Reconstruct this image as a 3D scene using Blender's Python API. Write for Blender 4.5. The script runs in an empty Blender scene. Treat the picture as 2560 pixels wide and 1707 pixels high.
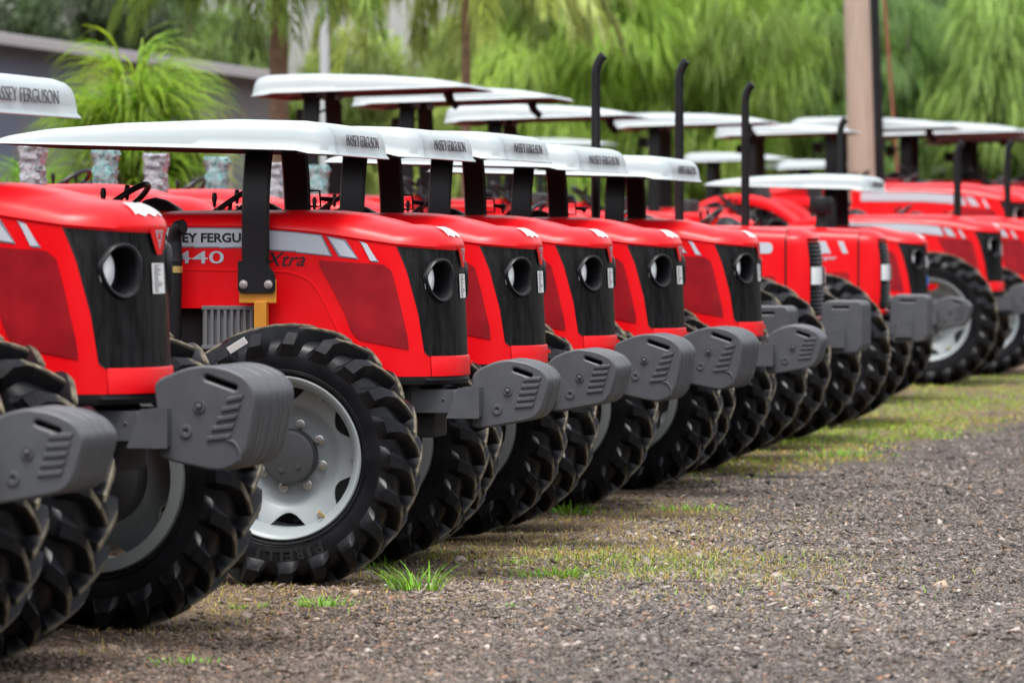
import bpy, bmesh, math, random
import numpy as np
from math import sin, cos, pi, radians, sqrt, atan2
from mathutils import Vector, Matrix

random.seed(7)
scene = bpy.context.scene
COL = scene.collection
F = 11000.0          # focal length in photo pixels (2560 wide)
CX, CY, HC = 1280.0, 600.0, 1.65

def W(px, py, Y):
    return Vector(((px - CX) / F * Y, Y, HC - (py - CY) / F * Y))

# ------------------------------------------------------------------ materials
def nmat(name):
    m = bpy.data.materials.new(name); m.use_nodes = True
    nt = m.node_tree
    return m, nt, nt.nodes['Principled BSDF']

def N(nt, kind, **kw):
    n = nt.nodes.new(kind)
    for k, v in kw.items():
        if k in n.inputs.keys() if hasattr(n.inputs, 'keys') else False:
            n.inputs[k].default_value = v
        else:
            setattr(n, k, v)
    return n

def noise(nt, scale, detail=4, rough=.55, stretch=None, coord='Object'):
    tc = nt.nodes.new('ShaderNodeTexCoord')
    n = nt.nodes.new('ShaderNodeTexNoise')
    n.inputs['Scale'].default_value = scale
    n.inputs['Detail'].default_value = detail
    n.inputs['Roughness'].default_value = rough
    if stretch:
        mp = nt.nodes.new('ShaderNodeMapping'); mp.inputs['Scale'].default_value = stretch
        nt.links.new(tc.outputs[coord], mp.inputs[0]); nt.links.new(mp.outputs[0], n.inputs['Vector'])
    else:
        nt.links.new(tc.outputs[coord], n.inputs['Vector'])
    return n

def ramp(nt, src, stops):
    r = nt.nodes.new('ShaderNodeValToRGB')
    el = r.color_ramp.elements
    while len(el) < len(stops): el.new(.5)
    for e, (p, c) in zip(el, stops):
        e.position = p
        e.color = (c, c, c, 1) if isinstance(c, (int, float)) else (*c, 1)
    nt.links.new(src, r.inputs[0])
    return r

def bump(nt, b, src, strength, dist):
    bp = nt.nodes.new('ShaderNodeBump')
    bp.inputs['Strength'].default_value = strength; bp.inputs['Distance'].default_value = dist
    nt.links.new(src, bp.inputs['Height']); nt.links.new(bp.outputs[0], b.inputs['Normal'])

def mat(name, col, rough=.5, metal=0, var=None, vscale=6, stretch=None, bmp=None, coat=0, spec=None, rvar=None):
    m, nt, b = nmat(name)
    b.inputs['Base Color'].default_value = (*col, 1)
    b.inputs['Roughness'].default_value = rough
    b.inputs['Metallic'].default_value = metal
    if coat:
        b.inputs['Coat Weight'].default_value = coat; b.inputs['Coat Roughness'].default_value = .12
    if spec is not None: b.inputs['Specular IOR Level'].default_value = spec
    if var:
        n = noise(nt, vscale, stretch=stretch)
        r = ramp(nt, n.outputs['Fac'], [(.3, col), (.7, var)])
        nt.links.new(r.outputs[0], b.inputs['Base Color'])
    if rvar:
        n = noise(nt, 5)
        r = ramp(nt, n.outputs['Fac'], [(.35, rough), (.65, rvar)])
        nt.links.new(r.outputs[0], b.inputs['Roughness'])
    if bmp:
        n = noise(nt, bmp[0], detail=3)
        bump(nt, b, n.outputs['Fac'], bmp[1], bmp[2])
    return m

M = {}
M['red'] = mat('red_paint', (.80, .0025, .008), .30, var=(.75, .0025, .007), vscale=2, coat=.12, rvar=.42, spec=.32, bmp=(230, .06, .0015))
M['redpanel'] = mat('dark_red_mesh', (.20, .0005, .006), .42, var=(.36, .006, .012), vscale=5, spec=.35)
M['white'] = mat('canopy_white', (.41, .465, .485), .42, var=(.375, .425, .445), vscale=3, bmp=(180, .15, .002))
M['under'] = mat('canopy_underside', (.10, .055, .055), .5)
M['black'] = mat('black_metal', (.0055, .0055, .007), .45, var=(.010, .010, .012), vscale=5, spec=.28)
M['dark'] = mat('engine_black', (.008, .008, .009), .6)
M['plastic'] = mat('black_plastic', (.012, .0125, .015), .38, spec=.35)
M['grey'] = mat('cast_grey', (.062, .066, .075), .45, var=(.080, .084, .093), vscale=9, bmp=(110, .30, .003))
M['greyvent'] = mat('vent_grey', (.14, .14, .15), .5)
M['rim'] = mat('rim_silver', (.28, .312, .325), .40, var=(.235, .265, .278), vscale=4)
M['hub'] = mat('hub_grey', (.05, .052, .057), .45)
M['steel'] = mat('bolt_steel', (.55, .54, .52), .35, metal=.8)
M['yellow'] = mat('yellow_bracket', (.55, .24, .02), .45, var=(.50, .20, .02), vscale=8)
M['brass'] = mat('zinc_clamp', (.55, .38, .13), .35, metal=.5)
M['decal'] = mat('decal_silver', (.50, .54, .60), .35)
M['decaledge'] = mat('decal_edge', (.18, .21, .27), .4)
M['ink'] = mat('black_lettering', (.012, .013, .02), .45)
M['inkgrey'] = mat('grey_lettering', (.085, .09, .105), .5)
M['paper'] = mat('paper_white', (.82, .82, .82), .6)
M['lens'] = mat('lamp_lens', (.85, .88, .90), .2)
M['blue'] = mat('blue_sticker', (.03, .16, .55), .5)
M['painted_glare'] = mat('painted_white_glare', (.62, .58, .59), .2)  # pale colour painted in as the sky's reflection on the hood nose
M['seat'] = mat('seat_black', (.015, .015, .016), .6)
M['tyretext'] = mat('tyre_lettering', (.0095, .010, .012), .5)
M['castink'] = mat('cast_text', (.022, .023, .027), .6)

# grille: black with vertical dusty rain streaks
m, nt, b = nmat('grille_black'); M['grille'] = m
n1 = noise(nt, 16, 6, .7, (2.2, 2.2, .22)); n2 = noise(nt, 5, 3)
mm = nt.nodes.new('ShaderNodeMath'); mm.operation = 'MULTIPLY'
nt.links.new(n1.outputs['Fac'], mm.inputs[0]); nt.links.new(n2.outputs['Fac'], mm.inputs[1])
r = ramp(nt, mm.outputs[0], [(.20, (.003, .003, .004)), (.34, (.010, .0105, .0115)), (.50, (.030, .031, .034))])
nt.links.new(r.outputs[0], b.inputs['Base Color'])
r2 = ramp(nt, n1.outputs['Fac'], [(.35, .22), (.65, .5)]); nt.links.new(r2.outputs[0], b.inputs['Roughness']); b.inputs['Specular IOR Level'].default_value = .30
n3 = noise(nt, 260, 1); bump(nt, b, n3.outputs['Fac'], .25, .002)

# rubber: dusty on the worn lug tops (by wheel radius)
m, nt, b = nmat('tyre_rubber'); M['rubber'] = m
tc = nt.nodes.new('ShaderNodeTexCoord'); sx = nt.nodes.new('ShaderNodeSeparateXYZ')
nt.links.new(tc.outputs['Object'], sx.inputs[0])
cb = nt.nodes.new('ShaderNodeCombineXYZ'); nt.links.new(sx.outputs[0], cb.inputs[0]); nt.links.new(sx.outputs[2], cb.inputs[1])
ln = nt.nodes.new('ShaderNodeVectorMath'); ln.operation = 'LENGTH'; nt.links.new(cb.outputs[0], ln.inputs[0])
mr = nt.nodes.new('ShaderNodeMapRange'); mr.inputs[1].default_value = .622; mr.inputs[2].default_value = .632
nt.links.new(ln.outputs['Value'], mr.inputs[0])
nz = noise(nt, 22, 5, .65); rz = ramp(nt, nz.outputs['Fac'], [(.3, .15), (.6, 1.0)])
mu = nt.nodes.new('ShaderNodeMath'); mu.operation = 'MULTIPLY'
nt.links.new(mr.outputs[0], mu.inputs[0]); nt.links.new(rz.outputs[0], mu.inputs[1])
mx = nt.nodes.new('ShaderNodeMix'); mx.data_type = 'RGBA'
nb = noise(nt, 7, 4); rb = ramp(nt, nb.outputs['Fac'], [(.35, (.005, .0055, .007)), (.7, (.012, .013, .016))])
nt.links.new(mu.outputs[0], mx.inputs[0]); nt.links.new(rb.outputs[0], mx.inputs[6]); mx.inputs[7].default_value = (.20, .172, .125, 1)
nt.links.new(mx.outputs[2], b.inputs['Base Color'])
rr = ramp(nt, mu.outputs[0], [(0, .34), (1, .85)]); nt.links.new(rr.outputs[0], b.inputs['Roughness'])
b.inputs['Specular IOR Level'].default_value = .24
nh = noise(nt, 45, 4); bump(nt, b, nh.outputs['Fac'], .25, .004)

# plastic wrap round posts
m, nt, b = nmat('wrap_film'); M['wrap'] = m
def wrapmat(name, stops):
    m, nt, b = nmat(name); M[name] = m; b.inputs['Coat Weight'].default_value = .35; b.inputs['Coat Roughness'].default_value = .06
    n1 = noise(nt, 34, 7, .8, (1.2, 1.2, .8)); r = ramp(nt, n1.outputs['Fac'], stops)
    nt.links.new(r.outputs[0], b.inputs['Base Color']); b.inputs['Roughness'].default_value = .2; bump(nt, b, n1.outputs['Fac'], .9, .03)
wrapmat('wrap_pink', [(.34, (.10, .10, .12)), (.44, (.34, .34, .39)), (.50, (.62, .65, .70)), (.57, (.42, .36, .40)), (.62, (.14, .46, .47))])
wrapmat('wrap_teal', [(.36, (.04, .16, .17)), (.44, (.07, .44, .44)), (.52, (.50, .66, .68)), (.58, (.06, .42, .42)), (.66, (.36, .55, .57))])
n1 = noise(nt, 16, 6, .7); r = ramp(nt, n1.outputs['Fac'], [(.36, (.10, .08, .10)), (.46, (.42, .45, .50)), (.56, (.62, .68, .70)), (.66, (.10, .45, .43))])
nt.links.new(r.outputs[0], b.inputs['Base Color']); b.inputs['Roughness'].default_value = .2
bump(nt, b, n1.outputs['Fac'], .8, .02)

# ------------------------------------------------------------------ mesh builder
class MB:
    def __init__(s): s.v = []; s.f = []; s.m = []
    def add(s, vs, fs, mi=0):
        o = len(s.v); s.v += [tuple(p) for p in vs]; s.f += [tuple(i + o for i in f) for f in fs]; s.m += [mi] * len(fs)
    def box(s, c, d, rz=0, ry=0, mi=0):
        R = Matrix.Rotation(rz, 3, 'Z') @ Matrix.Rotation(ry, 3, 'Y')
        vs = [Vector(c) + R @ Vector((sx * d[0] / 2, sy * d[1] / 2, sz * d[2] / 2)) for sx in (-1, 1) for sy in (-1, 1) for sz in (-1, 1)]
        s.add(vs, [(0, 1, 3, 2), (4, 6, 7, 5), (0, 4, 5, 1), (2, 3, 7, 6), (0, 2, 6, 4), (1, 5, 7, 3)], mi)
    def grid(s, rows, mi=0, closed=False, flip=False):
        n = len(rows[0]); vs = [p for r in rows for p in r]; fs = []
        for i in range(len(rows) - 1):
            for j in range(n if closed else n - 1):
                k = (j + 1) % n
                q = (i * n + j, i * n + k, (i + 1) * n + k, (i + 1) * n + j)
                fs.append(q[::-1] if flip else q)
        s.add(vs, fs, mi)
    def tube(s, path, r, seg=10, mi=0, caps=True):
        path = [Vector(p) for p in path]; rows = []
        rs = r if isinstance(r, (list, tuple)) else [r] * len(path)
        t0 = (path[1] - path[0]).normalized()
        up = Vector((0, 1, 0)) if abs(t0.y) < .9 else Vector((1, 0, 0))
        a = t0.cross(up).normalized()
        for i, p in enumerate(path):
            t = (path[min(i + 1, len(path) - 1)] - path[max(i - 1, 0)]).normalized()
            a = (a - t * a.dot(t)).normalized(); bb = t.cross(a)
            rows.append([p + (a * cos(k * 2 * pi / seg) + bb * sin(k * 2 * pi / seg)) * rs[i] for k in range(seg)])
        o = len(s.v); s.grid(rows, mi, True)
        if caps:
            s.f.append(tuple(o + k for k in range(seg))[::-1]); s.m.append(mi)
            e = o + (len(path) - 1) * seg; s.f.append(tuple(e + k for k in range(seg))); s.m.append(mi)
    def lathe(s, prof, seg=48, axis='Y', c=(0, 0, 0), mi=0, close=False):
        rows = []
        for (r, h) in prof:
            row = []
            for k in range(seg):
                a = 2 * pi * k / seg
                if axis == 'Y': p = (c[0] + r * sin(a), c[1] + h, c[2] + r * cos(a))
                elif axis == 'Z': p = (c[0] + r * cos(a), c[1] + r * sin(a), c[2] + h)
                else: p = (c[0] + h, c[1] + r * cos(a), c[2] + r * sin(a))
                row.append(p)
            rows.append(row)
        s.grid(rows, mi, True)
    def mirror_y(s):
        o = len(s.v); n = len(s.f)
        s.v += [(x, -y, z) for (x, y, z) in s.v]
        s.f += [tuple(i + o for i in f)[::-1] for f in s.f[:n]]; s.m += s.m[:n]
    def mesh(s, name, mats, smooth=35, bevel=0, bseg=2, weld=True):
        me = bpy.data.meshes.new(name)
        me.from_pydata(s.v, [], s.f)
        mats = mats if isinstance(mats, (list, tuple)) else [mats]
        for mm in mats: me.materials.append(M[mm] if isinstance(mm, str) else mm)
        me.polygons.foreach_set('material_index', s.m)
        bm = bmesh.new(); bm.from_mesh(me)
        if weld: bmesh.ops.remove_doubles(bm, verts=bm.verts, dist=1e-5)
        if bevel:
            bmesh.ops.bevel(bm, geom=[e for e in bm.edges if e.is_manifold and e.calc_face_angle(0) > .6], offset=bevel, segments=bseg, affect='EDGES', profile=.6)
        bmesh.ops.recalc_face_normals(bm, faces=bm.faces)
        bm.to_mesh(me); bm.free()
        if smooth:
            me.polygons.foreach_set('use_smooth', [True] * len(me.polygons)); me.set_sharp_from_angle(angle=radians(smooth))
        return me

def obj(name, me, parent=None, loc=(0, 0, 0), rot=(0, 0, 0), scale=1):
    o = bpy.data.objects.new(name, me); COL.objects.link(o)
    o.parent = parent; o.location = loc; o.rotation_euler = rot
    o.scale = (scale,) * 3 if isinstance(scale, (int, float)) else scale
    return o

def tag(o, label=None, cat=None, group=None, kind=None):
    if label: o['label'] = label
    if cat: o['category'] = cat
    if group: o['group'] = group
    if kind: o['kind'] = kind
    return o

def thing(name, label, cat, loc=(0, 0, 0), rz=0, group=None, scale=1):
    o = obj(name, None, None, loc, (0, 0, rz), scale); o.empty_display_size = .2
    return tag(o, label, cat, group)

def curve_mesh(name, splines, matname, extrude, bevel=0, res=2):
    cu = bpy.data.curves.new(name, 'CURVE'); cu.dimensions = '2D'; cu.fill_mode = 'BOTH'
    cu.extrude = extrude; cu.bevel_depth = bevel; cu.bevel_resolution = res
    for pts in splines:
        sp = cu.splines.new('POLY'); sp.points.add(len(pts) - 1)
        for p, q in zip(sp.points, pts): p.co = (q[0], q[1], 0, 1)
        sp.use_cyclic_u = True
    return cu2mesh(cu, name, matname)

def cu2mesh(cu, name, matname):
    o = bpy.data.objects.new(name, cu); COL.objects.link(o)
    dg = bpy.context.evaluated_depsgraph_get()
    me = bpy.data.meshes.new_from_object(o.evaluated_get(dg)); me.name = name
    bpy.data.objects.remove(o); bpy.data.curves.remove(cu)
    me.materials.clear(); me.materials.append(M[matname])
    me.polygons.foreach_set('material_index', [0] * len(me.polygons))
    return me

_tc = {}
def text_mesh(txt, w, h, matname, ex=.0012, off=0.0, shear=0.0, spacing=1.0):
    """flat lettering in the local XZ plane reading along +X, facing -Y, centred"""
    key = (txt, w, h, matname, ex, off, shear)
    if key in _tc: return _tc[key]
    cu = bpy.data.curves.new('lettering', 'FONT'); cu.body = txt; cu.size = 1; cu.extrude = .01
    cu.offset = off; cu.shear = shear; cu.resolution_u = 3; cu.space_character = spacing
    me = cu2mesh(cu, 'lettering', matname)
    n = len(me.vertices); co = np.empty(n * 3); me.vertices.foreach_get('co', co); co = co.reshape(-1, 3)
    mn, mx = co.min(0), co.max(0)
    out = np.empty_like(co)
    out[:, 0] = (co[:, 0] - (mn[0] + mx[0]) / 2) / (mx[0] - mn[0]) * w
    out[:, 2] = (co[:, 1] - (mn[1] + mx[1]) / 2) / (mx[1] - mn[1]) * h
    out[:, 1] = -co[:, 2] / .01 * ex
    me.vertices.foreach_set('co', out.ravel()); me.update()
    _tc[key] = me
    return me

def smooth_loop(pts, n=6):
    out = []; k = len(pts)
    for i in range(k):
        p0, p1, p2, p3 = [Vector(pts[(i + d) % k]) for d in (-1, 0, 1, 2)]
        for j in range(n):
            t = j / n
            out.append(.5 * ((2 * p1) + (p2 - p0) * t + (2 * p0 - 5 * p1 + 4 * p2 - p3) * t * t + (3 * p1 - p0 - 3 * p2 + p3) * t ** 3))
    return out

def interp(x, xs, ys):
    return float(np.interp(x, xs, ys))
# ------------------------------------------------------------------ tractor, modern hood
HW = .36; XC = .40; NE = 2.3
def xf(z): return .71 + (1.4 - z) * .05
def zc(x): return interp(x, [-1.1, -.3, .02, .305, .45, .72], [1.726, 1.719, 1.694, 1.652, 1.632, 1.608])
def zt(x): return interp(x, [-1.1, 0, .12, .24, .36, .45], [1.795, 1.80, 1.796, 1.78, 1.753, 1.728])
def S(a, z, off=0):
    """nose contour: a=-90 near flank .. 0 front centre .. +90 far flank (radians)"""
    A = xf(z) - XC; e = 2 / NE
    def P(a):
        return Vector((XC + A * abs(cos(a)) ** e, HW * math.copysign(abs(sin(a)) ** e, a), z))
    p = P(a)
    if off:
        d = P(min(a + .01, pi / 2)) - P(max(a - .01, -pi / 2)); nrm = Vector((d.y, -d.x, 0)).normalized()
        p = p + nrm * off
    return p
def a_of_x(x, z):
    A = xf(z) - XC
    c = max(0.0, min(1.0, (x - XC) / A)) ** (NE / 2)
    return -math.acos(c)
def side(x, z, off=0):
    if x <= XC: return Vector((x, -HW - off, z))
    return S(a_of_x(x, z), z, off)
GL_Z = [1.083, 1.10, 1.287, 1.49, 1.56, 1.63]; GL_X = [.605, .583, .556, .505, .478, .448]
def gx(z): return interp(z, GL_Z, GL_X)

def nose_hood_meshes():
    out = {}
    # red flanks
    mb = MB(); rows = []
    nx = 40
    for v in np.linspace(0, 1, 14):
        zn = 1.315 + v * (1.63 - 1.315); xb = gx(zn); row = []
        for u in np.linspace(0, 1, nx):
            x = -1.05 + (xb + 1.05) * u
            z = 1.315 + v * (zc(x) + .003 - 1.315)
            row.append(side(x, z))
        rows.append(row)
    mb.grid(rows)
    rows = []
    for v in np.linspace(0, 1, 12):
        z = .985 + v * .33
        xl = -.1 - .24 * v ** .6; xb = .612 if z < 1.083 else gx(z)
        rows.append([side(xl + (xb - xl) * u, z) for u in np.linspace(0, 1, nx)])
    mb.grid(rows)
    # lower rolled lip along the flank so that the sheet has thickness
    lip = [(-1.05, 1.315), (-.34, 1.315), (-.26, 1.20), (-.17, 1.06), (-.1, .985), (.3, .985), (.58, .985)]
    rows = [[side(x, z) for x, z in lip], [side(x, z) + Vector((0, .03, .004)) for x, z in lip]]
    mb.grid(rows)
    # embossed swage across the flank
    sw = smooth_path([(-1.0, 1.505), (-.55, 1.503), (-.2, 1.497), (-.06, 1.485), (.03, 1.44), (.09, 1.35), (.14, 1.25), (.20, 1.14)], 6)
    mb.tube([side(x, z, -.004) for x, z in sw], .0085, 6, caps=False)
    mb.mirror_y()
    # lid
    contour = [(-1.05, None)] 
    pts = [('s', x) for x in np.linspace(-1.05, XC, 26)] + [('a', a) for a in np.linspace(-pi / 2, pi / 2, 41)[1:-1]] + [('t', x) for x in np.linspace(XC, -1.05, 26)]
    ts = [-.02, 0, .03, .08, .15, .25, .4, .6, .8, 1.0]
    rows = []
    for t in ts:
        row = []
        for k, q in pts:
            if k == 'a':
                e = S(q, zc(S(q, 1.61).x), .006); sp = Vector((.45, 0, 0))
            else:
                e = Vector((q, (-HW - .006) * (1 if k == 's' else -1), zc(q))); sp = Vector((min(q, .45) + (0 if q < .3 else 0), 0, 0))
            tt = max(t, 0)
            x = e.x * (1 - tt) + sp.x * tt; y = e.y * (1 - tt)
            h = zt(sp.x) - e.z
            z = e.z + h * sqrt(max(0, 1 - (1 - tt) ** 2.6)) if t >= 0 else e.z - .012
            if t < 0: x, y = e.x - .004 * (1 if k == 'a' else 0), e.y * .985
            row.append((x, y, z))
        rows.append(row)
    mb.grid(rows)
    # rear bulkhead
    mb.add([(-1.05, -HW, 1.315), (-1.05, HW, 1.315), (-1.05, HW, 1.73), (-1.05, .2, 1.79), (-1.05, -.2, 1.79), (-1.05, -HW, 1.73)], [(0, 1, 2, 3, 4, 5)])
    out['hood'] = mb.mesh('hood', 'red', 40)
    # chin
    mb = MB(); a0 = a_of_x(.612, 1.03)
    rows = []
    for z, off in [(.985, -.03), (.985, .004), (1.075, .006), (1.083, .003), (1.083, -.03)]:
        rows.append([S(a, z, off) for a in np.linspace(a0, -a0, 40)])
    mb.grid(rows)
    mb.box((xf(1.02) + .005, .10, 1.045), (.006, .055, .018)); 
    out['chin'] = mb.mesh('chin_panel', 'red', 50)
    # sill under the chin
    mb = MB()
    rows = []
    for z, off in [(.985, -.05), (.984, -.004), (.965, .000), (.945, -.012), (.945, -.06)]:
        rows.append([side(x, z) + Vector((0, -off * .3, 0)) for x in np.linspace(-.1, .58, 12)] + [S(a, z, off) for a in np.linspace(a_of_x(.585, 1), -a_of_x(.585, 1), 40)] + [Vector((p.x, -p.y, p.z)) for p in [side(x, z) + Vector((0, -off * .3, 0)) for x in np.linspace(.58, -.1, 12)]])
    mb.grid(rows)
    out['sill'] = mb.mesh('chin_sill', 'black', 40)
    # grille with headlight holes
    hz = 1.455; ha = a_of_x(.640, hz)
    hc = S(ha, hz); d = S(ha + .01, hz) - S(ha - .01, hz); tg = Vector((d.x, d.y, 0)).normalized(); nr = Vector((tg.y, -tg.x, 0))
    if nr.x < 0: nr = -nr
    hs = [(-.086, .006), (-.068, .046), (-.022, .086), (.038, .090), (.074, .048), (.080, -.02), (.066, -.078), (.014, -.098), (-.048, -.062)]
    loop = smooth_loop([(p[0], p[1], 0) for p in hs], 5)
    def inside(s, z):
        c = False; k = len(loop)
        for i in range(k):
            a, b_ = loop[i], loop[(i + 1) % k]
            if (a.y > z) != (b_.y > z) and s < (b_.x - a.x) * (z - a.y) / (b_.y - a.y) + a.x: c = not c
        return c
    mb = MB(); nz_, na = 60, 96
    grid = []
    for z in np.linspace(1.082, 1.0, 2)[:1].tolist() + np.linspace(1.083, 1.625, nz_).tolist():
        ab = a_of_x(gx(max(z, 1.083)), z)
        grid.append([S(a, min(z, 1.625), -.003 if 0 < j < na - 1 else .002) for j, a in enumerate(np.linspace(ab, -ab, na))])
    vs = [p for r in grid for p in r]; fs = []
    for i in range(len(grid) - 1):
        for j in range(na - 1):
            q = (i * na + j, i * na + j + 1, (i + 1) * na + j + 1, (i + 1) * na + j)
            c = (vs[q[0]] + vs[q[1]] + vs[q[2]] + vs[q[3]]) / 4
            hit = False
            for sg in (1, -1):
                cc = Vector((c.x, c.y * sg, c.z)); dd = cc - hc
                if abs(cc.y - hc.y) < .2 and cc.y < 0 and inside(dd.dot(tg), dd.z): hit = True
            if not hit: fs.append(q)
    mb.add(vs, fs)
    out['grille'] = mb.mesh('grille', 'grille', 60)
    # headlight bezel + pocket, lens
    def hl(sg):
        mb = MB()
        def pt(s, z, dep, kx=1.0):
            # ride on the curved panel: sample contour at arc offset
            p = hc + tg * s * kx + Vector((0, 0, z * kx))
            aa = a_of_x(min(p.x, xf(p.z) - .0005), p.z) if p.y < -.02 else 0
            q = S(aa, p.z) if p.y < -.03 else p
            q = Vector((q.x, q.y, p.z)) * .6 + p * .4
            q = q + nr * dep
            return Vector((q.x, q.y * sg, q.z))
        rows = []
        for kx, dep in [(1.15, -.006), (1.13, .008), (1.05, .016), (.96, .013), (.9, -.002), (.86, -.06), (.82, -.12), (.05, -.12)]:
            rows.append([pt(p.x, p.y, dep, kx) for p in loop])
        mb.grid(rows, 0, True, flip=sg < 0)
        return mb.mesh('headlight', 'plastic', 50)
    out['hl-1'] = hl(1); out['hl1'] = hl(-1)
    for sg in (1, -1):
        mb = MB()
        cl = hc - nr * .022 - tg * .040
        nrl = (nr * .95 + tg * .30).normalized(); tgl = Vector((-nrl.y, nrl.x, 0))
        seg = 20; rows = []
        for rr in (.001, .5, 1):
            rows.append([cl + nrl * .014 * (1 - rr * rr) + (tgl * .046 * cos(k * 2 * pi / seg) + Vector((0, 0, .068 * sin(k * 2 * pi / seg)))) * rr for k in range(seg)])
        rows = [[Vector((p.x, p.y * sg, p.z)) for p in r_] for r_ in rows]
        mb.grid(rows, 0, True)
        out['lens%d' % (-sg)] = mb.mesh('lens', 'lens', 60)
    # mesh panel on each flank
    for sg in (1, -1):
        mb = MB()
        tt = np.linspace(0, 1, 14); L = [(.052, 1.552), (.118, 1.44), (.19, 1.305), (.235, 1.19), (.275, 1.162)]; R = [(.420, 1.530), (.452, 1.42), (.482, 1.29), (.508, 1.17), (.512, 1.118)]
        rows = []
        for t in tt:
            lx = interp(t, [0, .28, .6, .88, 1], [p[0] for p in L]); lz = interp(t, [0, .28, .6, .88, 1], [p[1] for p in L])
            rx = interp(t, [0, .28, .6, .88, 1], [p[0] for p in R]); rz_ = interp(t, [0, .28, .6, .88, 1], [p[1] for p in R])
            if t == 0: rx -= .03; lx += .015
            rows.append([side(lx + (rx - lx) * u, lz + (rz_ - lz) * u, .0035) for u in np.linspace(0, 1, 16)])
        rows = [[Vector((p.x, p.y * sg, p.z)) for p in r_] for r_ in rows]
        # turned-in border
        mb.grid(rows)
        out['mesh%d' % (-sg)] = mb.mesh('side_mesh', 'redpanel', 40)
    # sky glare on the nose drawn as a white patch, badge, bar code
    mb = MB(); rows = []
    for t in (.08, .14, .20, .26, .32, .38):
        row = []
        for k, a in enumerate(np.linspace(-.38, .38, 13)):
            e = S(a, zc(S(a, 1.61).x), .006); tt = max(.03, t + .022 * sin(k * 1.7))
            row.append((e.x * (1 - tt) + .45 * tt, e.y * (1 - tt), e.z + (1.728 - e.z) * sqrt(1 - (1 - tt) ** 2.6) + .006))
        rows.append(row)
    mb.grid(rows); out['painted_glare'] = mb.mesh('nose_glare_patch', 'painted_glare', 60)
    mb = MB(); rows = []
    for z, a in [(1.622, .17), (1.60, .17), (1.57, .13), (1.54, .09), (1.515, .045)]:
        rows.append([S(q, z, .008) for q in np.linspace(-a, a, 9)])
    mb.grid(rows)
    out['badge'] = mb.mesh('badge', 'red', 50)
    mb = MB()
    for cy_, cz_, k in [(-.022, 1.592, 1), (.022, 1.592, 1), (0, 1.556, 1)]:
        tri = [(-.020, .017), (.020, .017), (0, -.020)]; tin = [(-.009, .011), (.009, .011), (0, -.007)]
        vo = [(xf(cz_) + .0105, cy_ + p[0], cz_ + p[1]) for p in tri] + [(xf(cz_) + .0105, cy_ + p[0], cz_ + p[1]) for p in tin]
        mb.add(vo, [(0, 1, 4, 3), (1, 2, 5, 4), (2, 0, 3, 5)])
    out['emblem'] = mb.mesh('emblem', 'decal', 0)
    mb = MB(); rows = []
    for z in np.linspace(1.365, 1.482, 5): rows.append([S(q, z, .003) for q in np.linspace(-.15, .12, 7)])
    mb.grid(rows); out['barcode'] = mb.mesh('bar_code_sticker', 'paper', 50)
    mb = MB()
    rnd = random.Random(3)
    for i in range(15):
        z = 1.372 + i * .0072; q = rnd.uniform(.004, .011); a1 = -.12; a2 = rnd.choice([.02, .07, -.03])
        mb.grid([[S(a, z_, .0045) for a in np.linspace(a1, a2, 4)] for z_ in (z, z + .003)])
    out['bars'] = mb.mesh('bar_code_lines', 'inkgrey', 0)
    mb = MB(); rows = []
    for z in (1.18, 1.28): rows.append([S(q, z, .003) for q in np.linspace(-.15, .12, 5)])
    mb.grid(rows); out['bluesticker'] = mb.mesh('blue_sticker', 'blue', 50)
    # stripes
    def quad(mb, pts, off, mi):
        mb.add([(x, -HW - off, z) for x, z in pts], [(0, 1, 2, 3)], mi)
    mb = MB()
    def st(pts):
        c = Vector((sum(p[0] for p in pts) / len(pts), sum(p[1] for p in pts) / len(pts)))
        quad(mb, pts, .0025, 0)
        quad(mb, [((p[0] - c.x) * (1 - .009 / max(.01, abs(p[0] - c.x))) + c.x if True else 0, (p[1] - c.y) * (1 - .006 / max(.01, abs(p[1] - c.y))) + c.y) for p in pts], .0045, 1)
    def zline(x, d): return zc(x) - d
    xs = np.linspace(-.95, .08, 9)
    for i in range(8):
        x0, x1 = xs[i], xs[i + 1]
        e = .055 if i == 7 else 0
        quad(mb, [(x0, zline(x0, .010)), (x1, zline(x1, .010)), (x1 + e, zline(x1 + e, .108)), (x0, zline(x0, .112))], .0025, 0)
        quad(mb, [(x0, zline(x0, .016)), (x1 - (.004 if e else 0), zline(x1, .016)), (x1 + e * .9 - (.006 if e else 0), zline(x1 + e, .102)), (x0, zline(x0, .106))], .0045, 1)
    for (a_, b_, c_, d_) in [(.105, .200, .265, .165), (.268, .298, .368, .333)]:
        st([(a_, zc(a_) - .012), (b_, zc(b_) - .016), (c_, zc(c_) - .102), (d_, zc(d_) - .105)])
    out['stripe'] = mb.mesh('stripe', ['decaledge', 'decal'], 0)
    return out

def smooth_path(pts, n=5):
    pts = [Vector((*p, 0)) if len(p) == 2 else Vector(p) for p in pts]; out = []
    two = True
    P = [pts[0] * 2 - pts[1]] + pts + [pts[-1] * 2 - pts[-2]]
    for i in range(1, len(P) - 2):
        p0, p1, p2, p3 = P[i - 1:i + 3]
        for j in range(n):
            t = j / n
            out.append(.5 * ((2 * p1) + (p2 - p0) * t + (2 * p0 - 5 * p1 + 4 * p2 - p3) * t * t + (3 * p1 - p0 - 3 * p2 + p3) * t ** 3))
    out.append(pts[-1])
    return [(q.x, q.y) for q in out] if abs(sum(q.z for q in pts)) < 1e-9 else out

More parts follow.
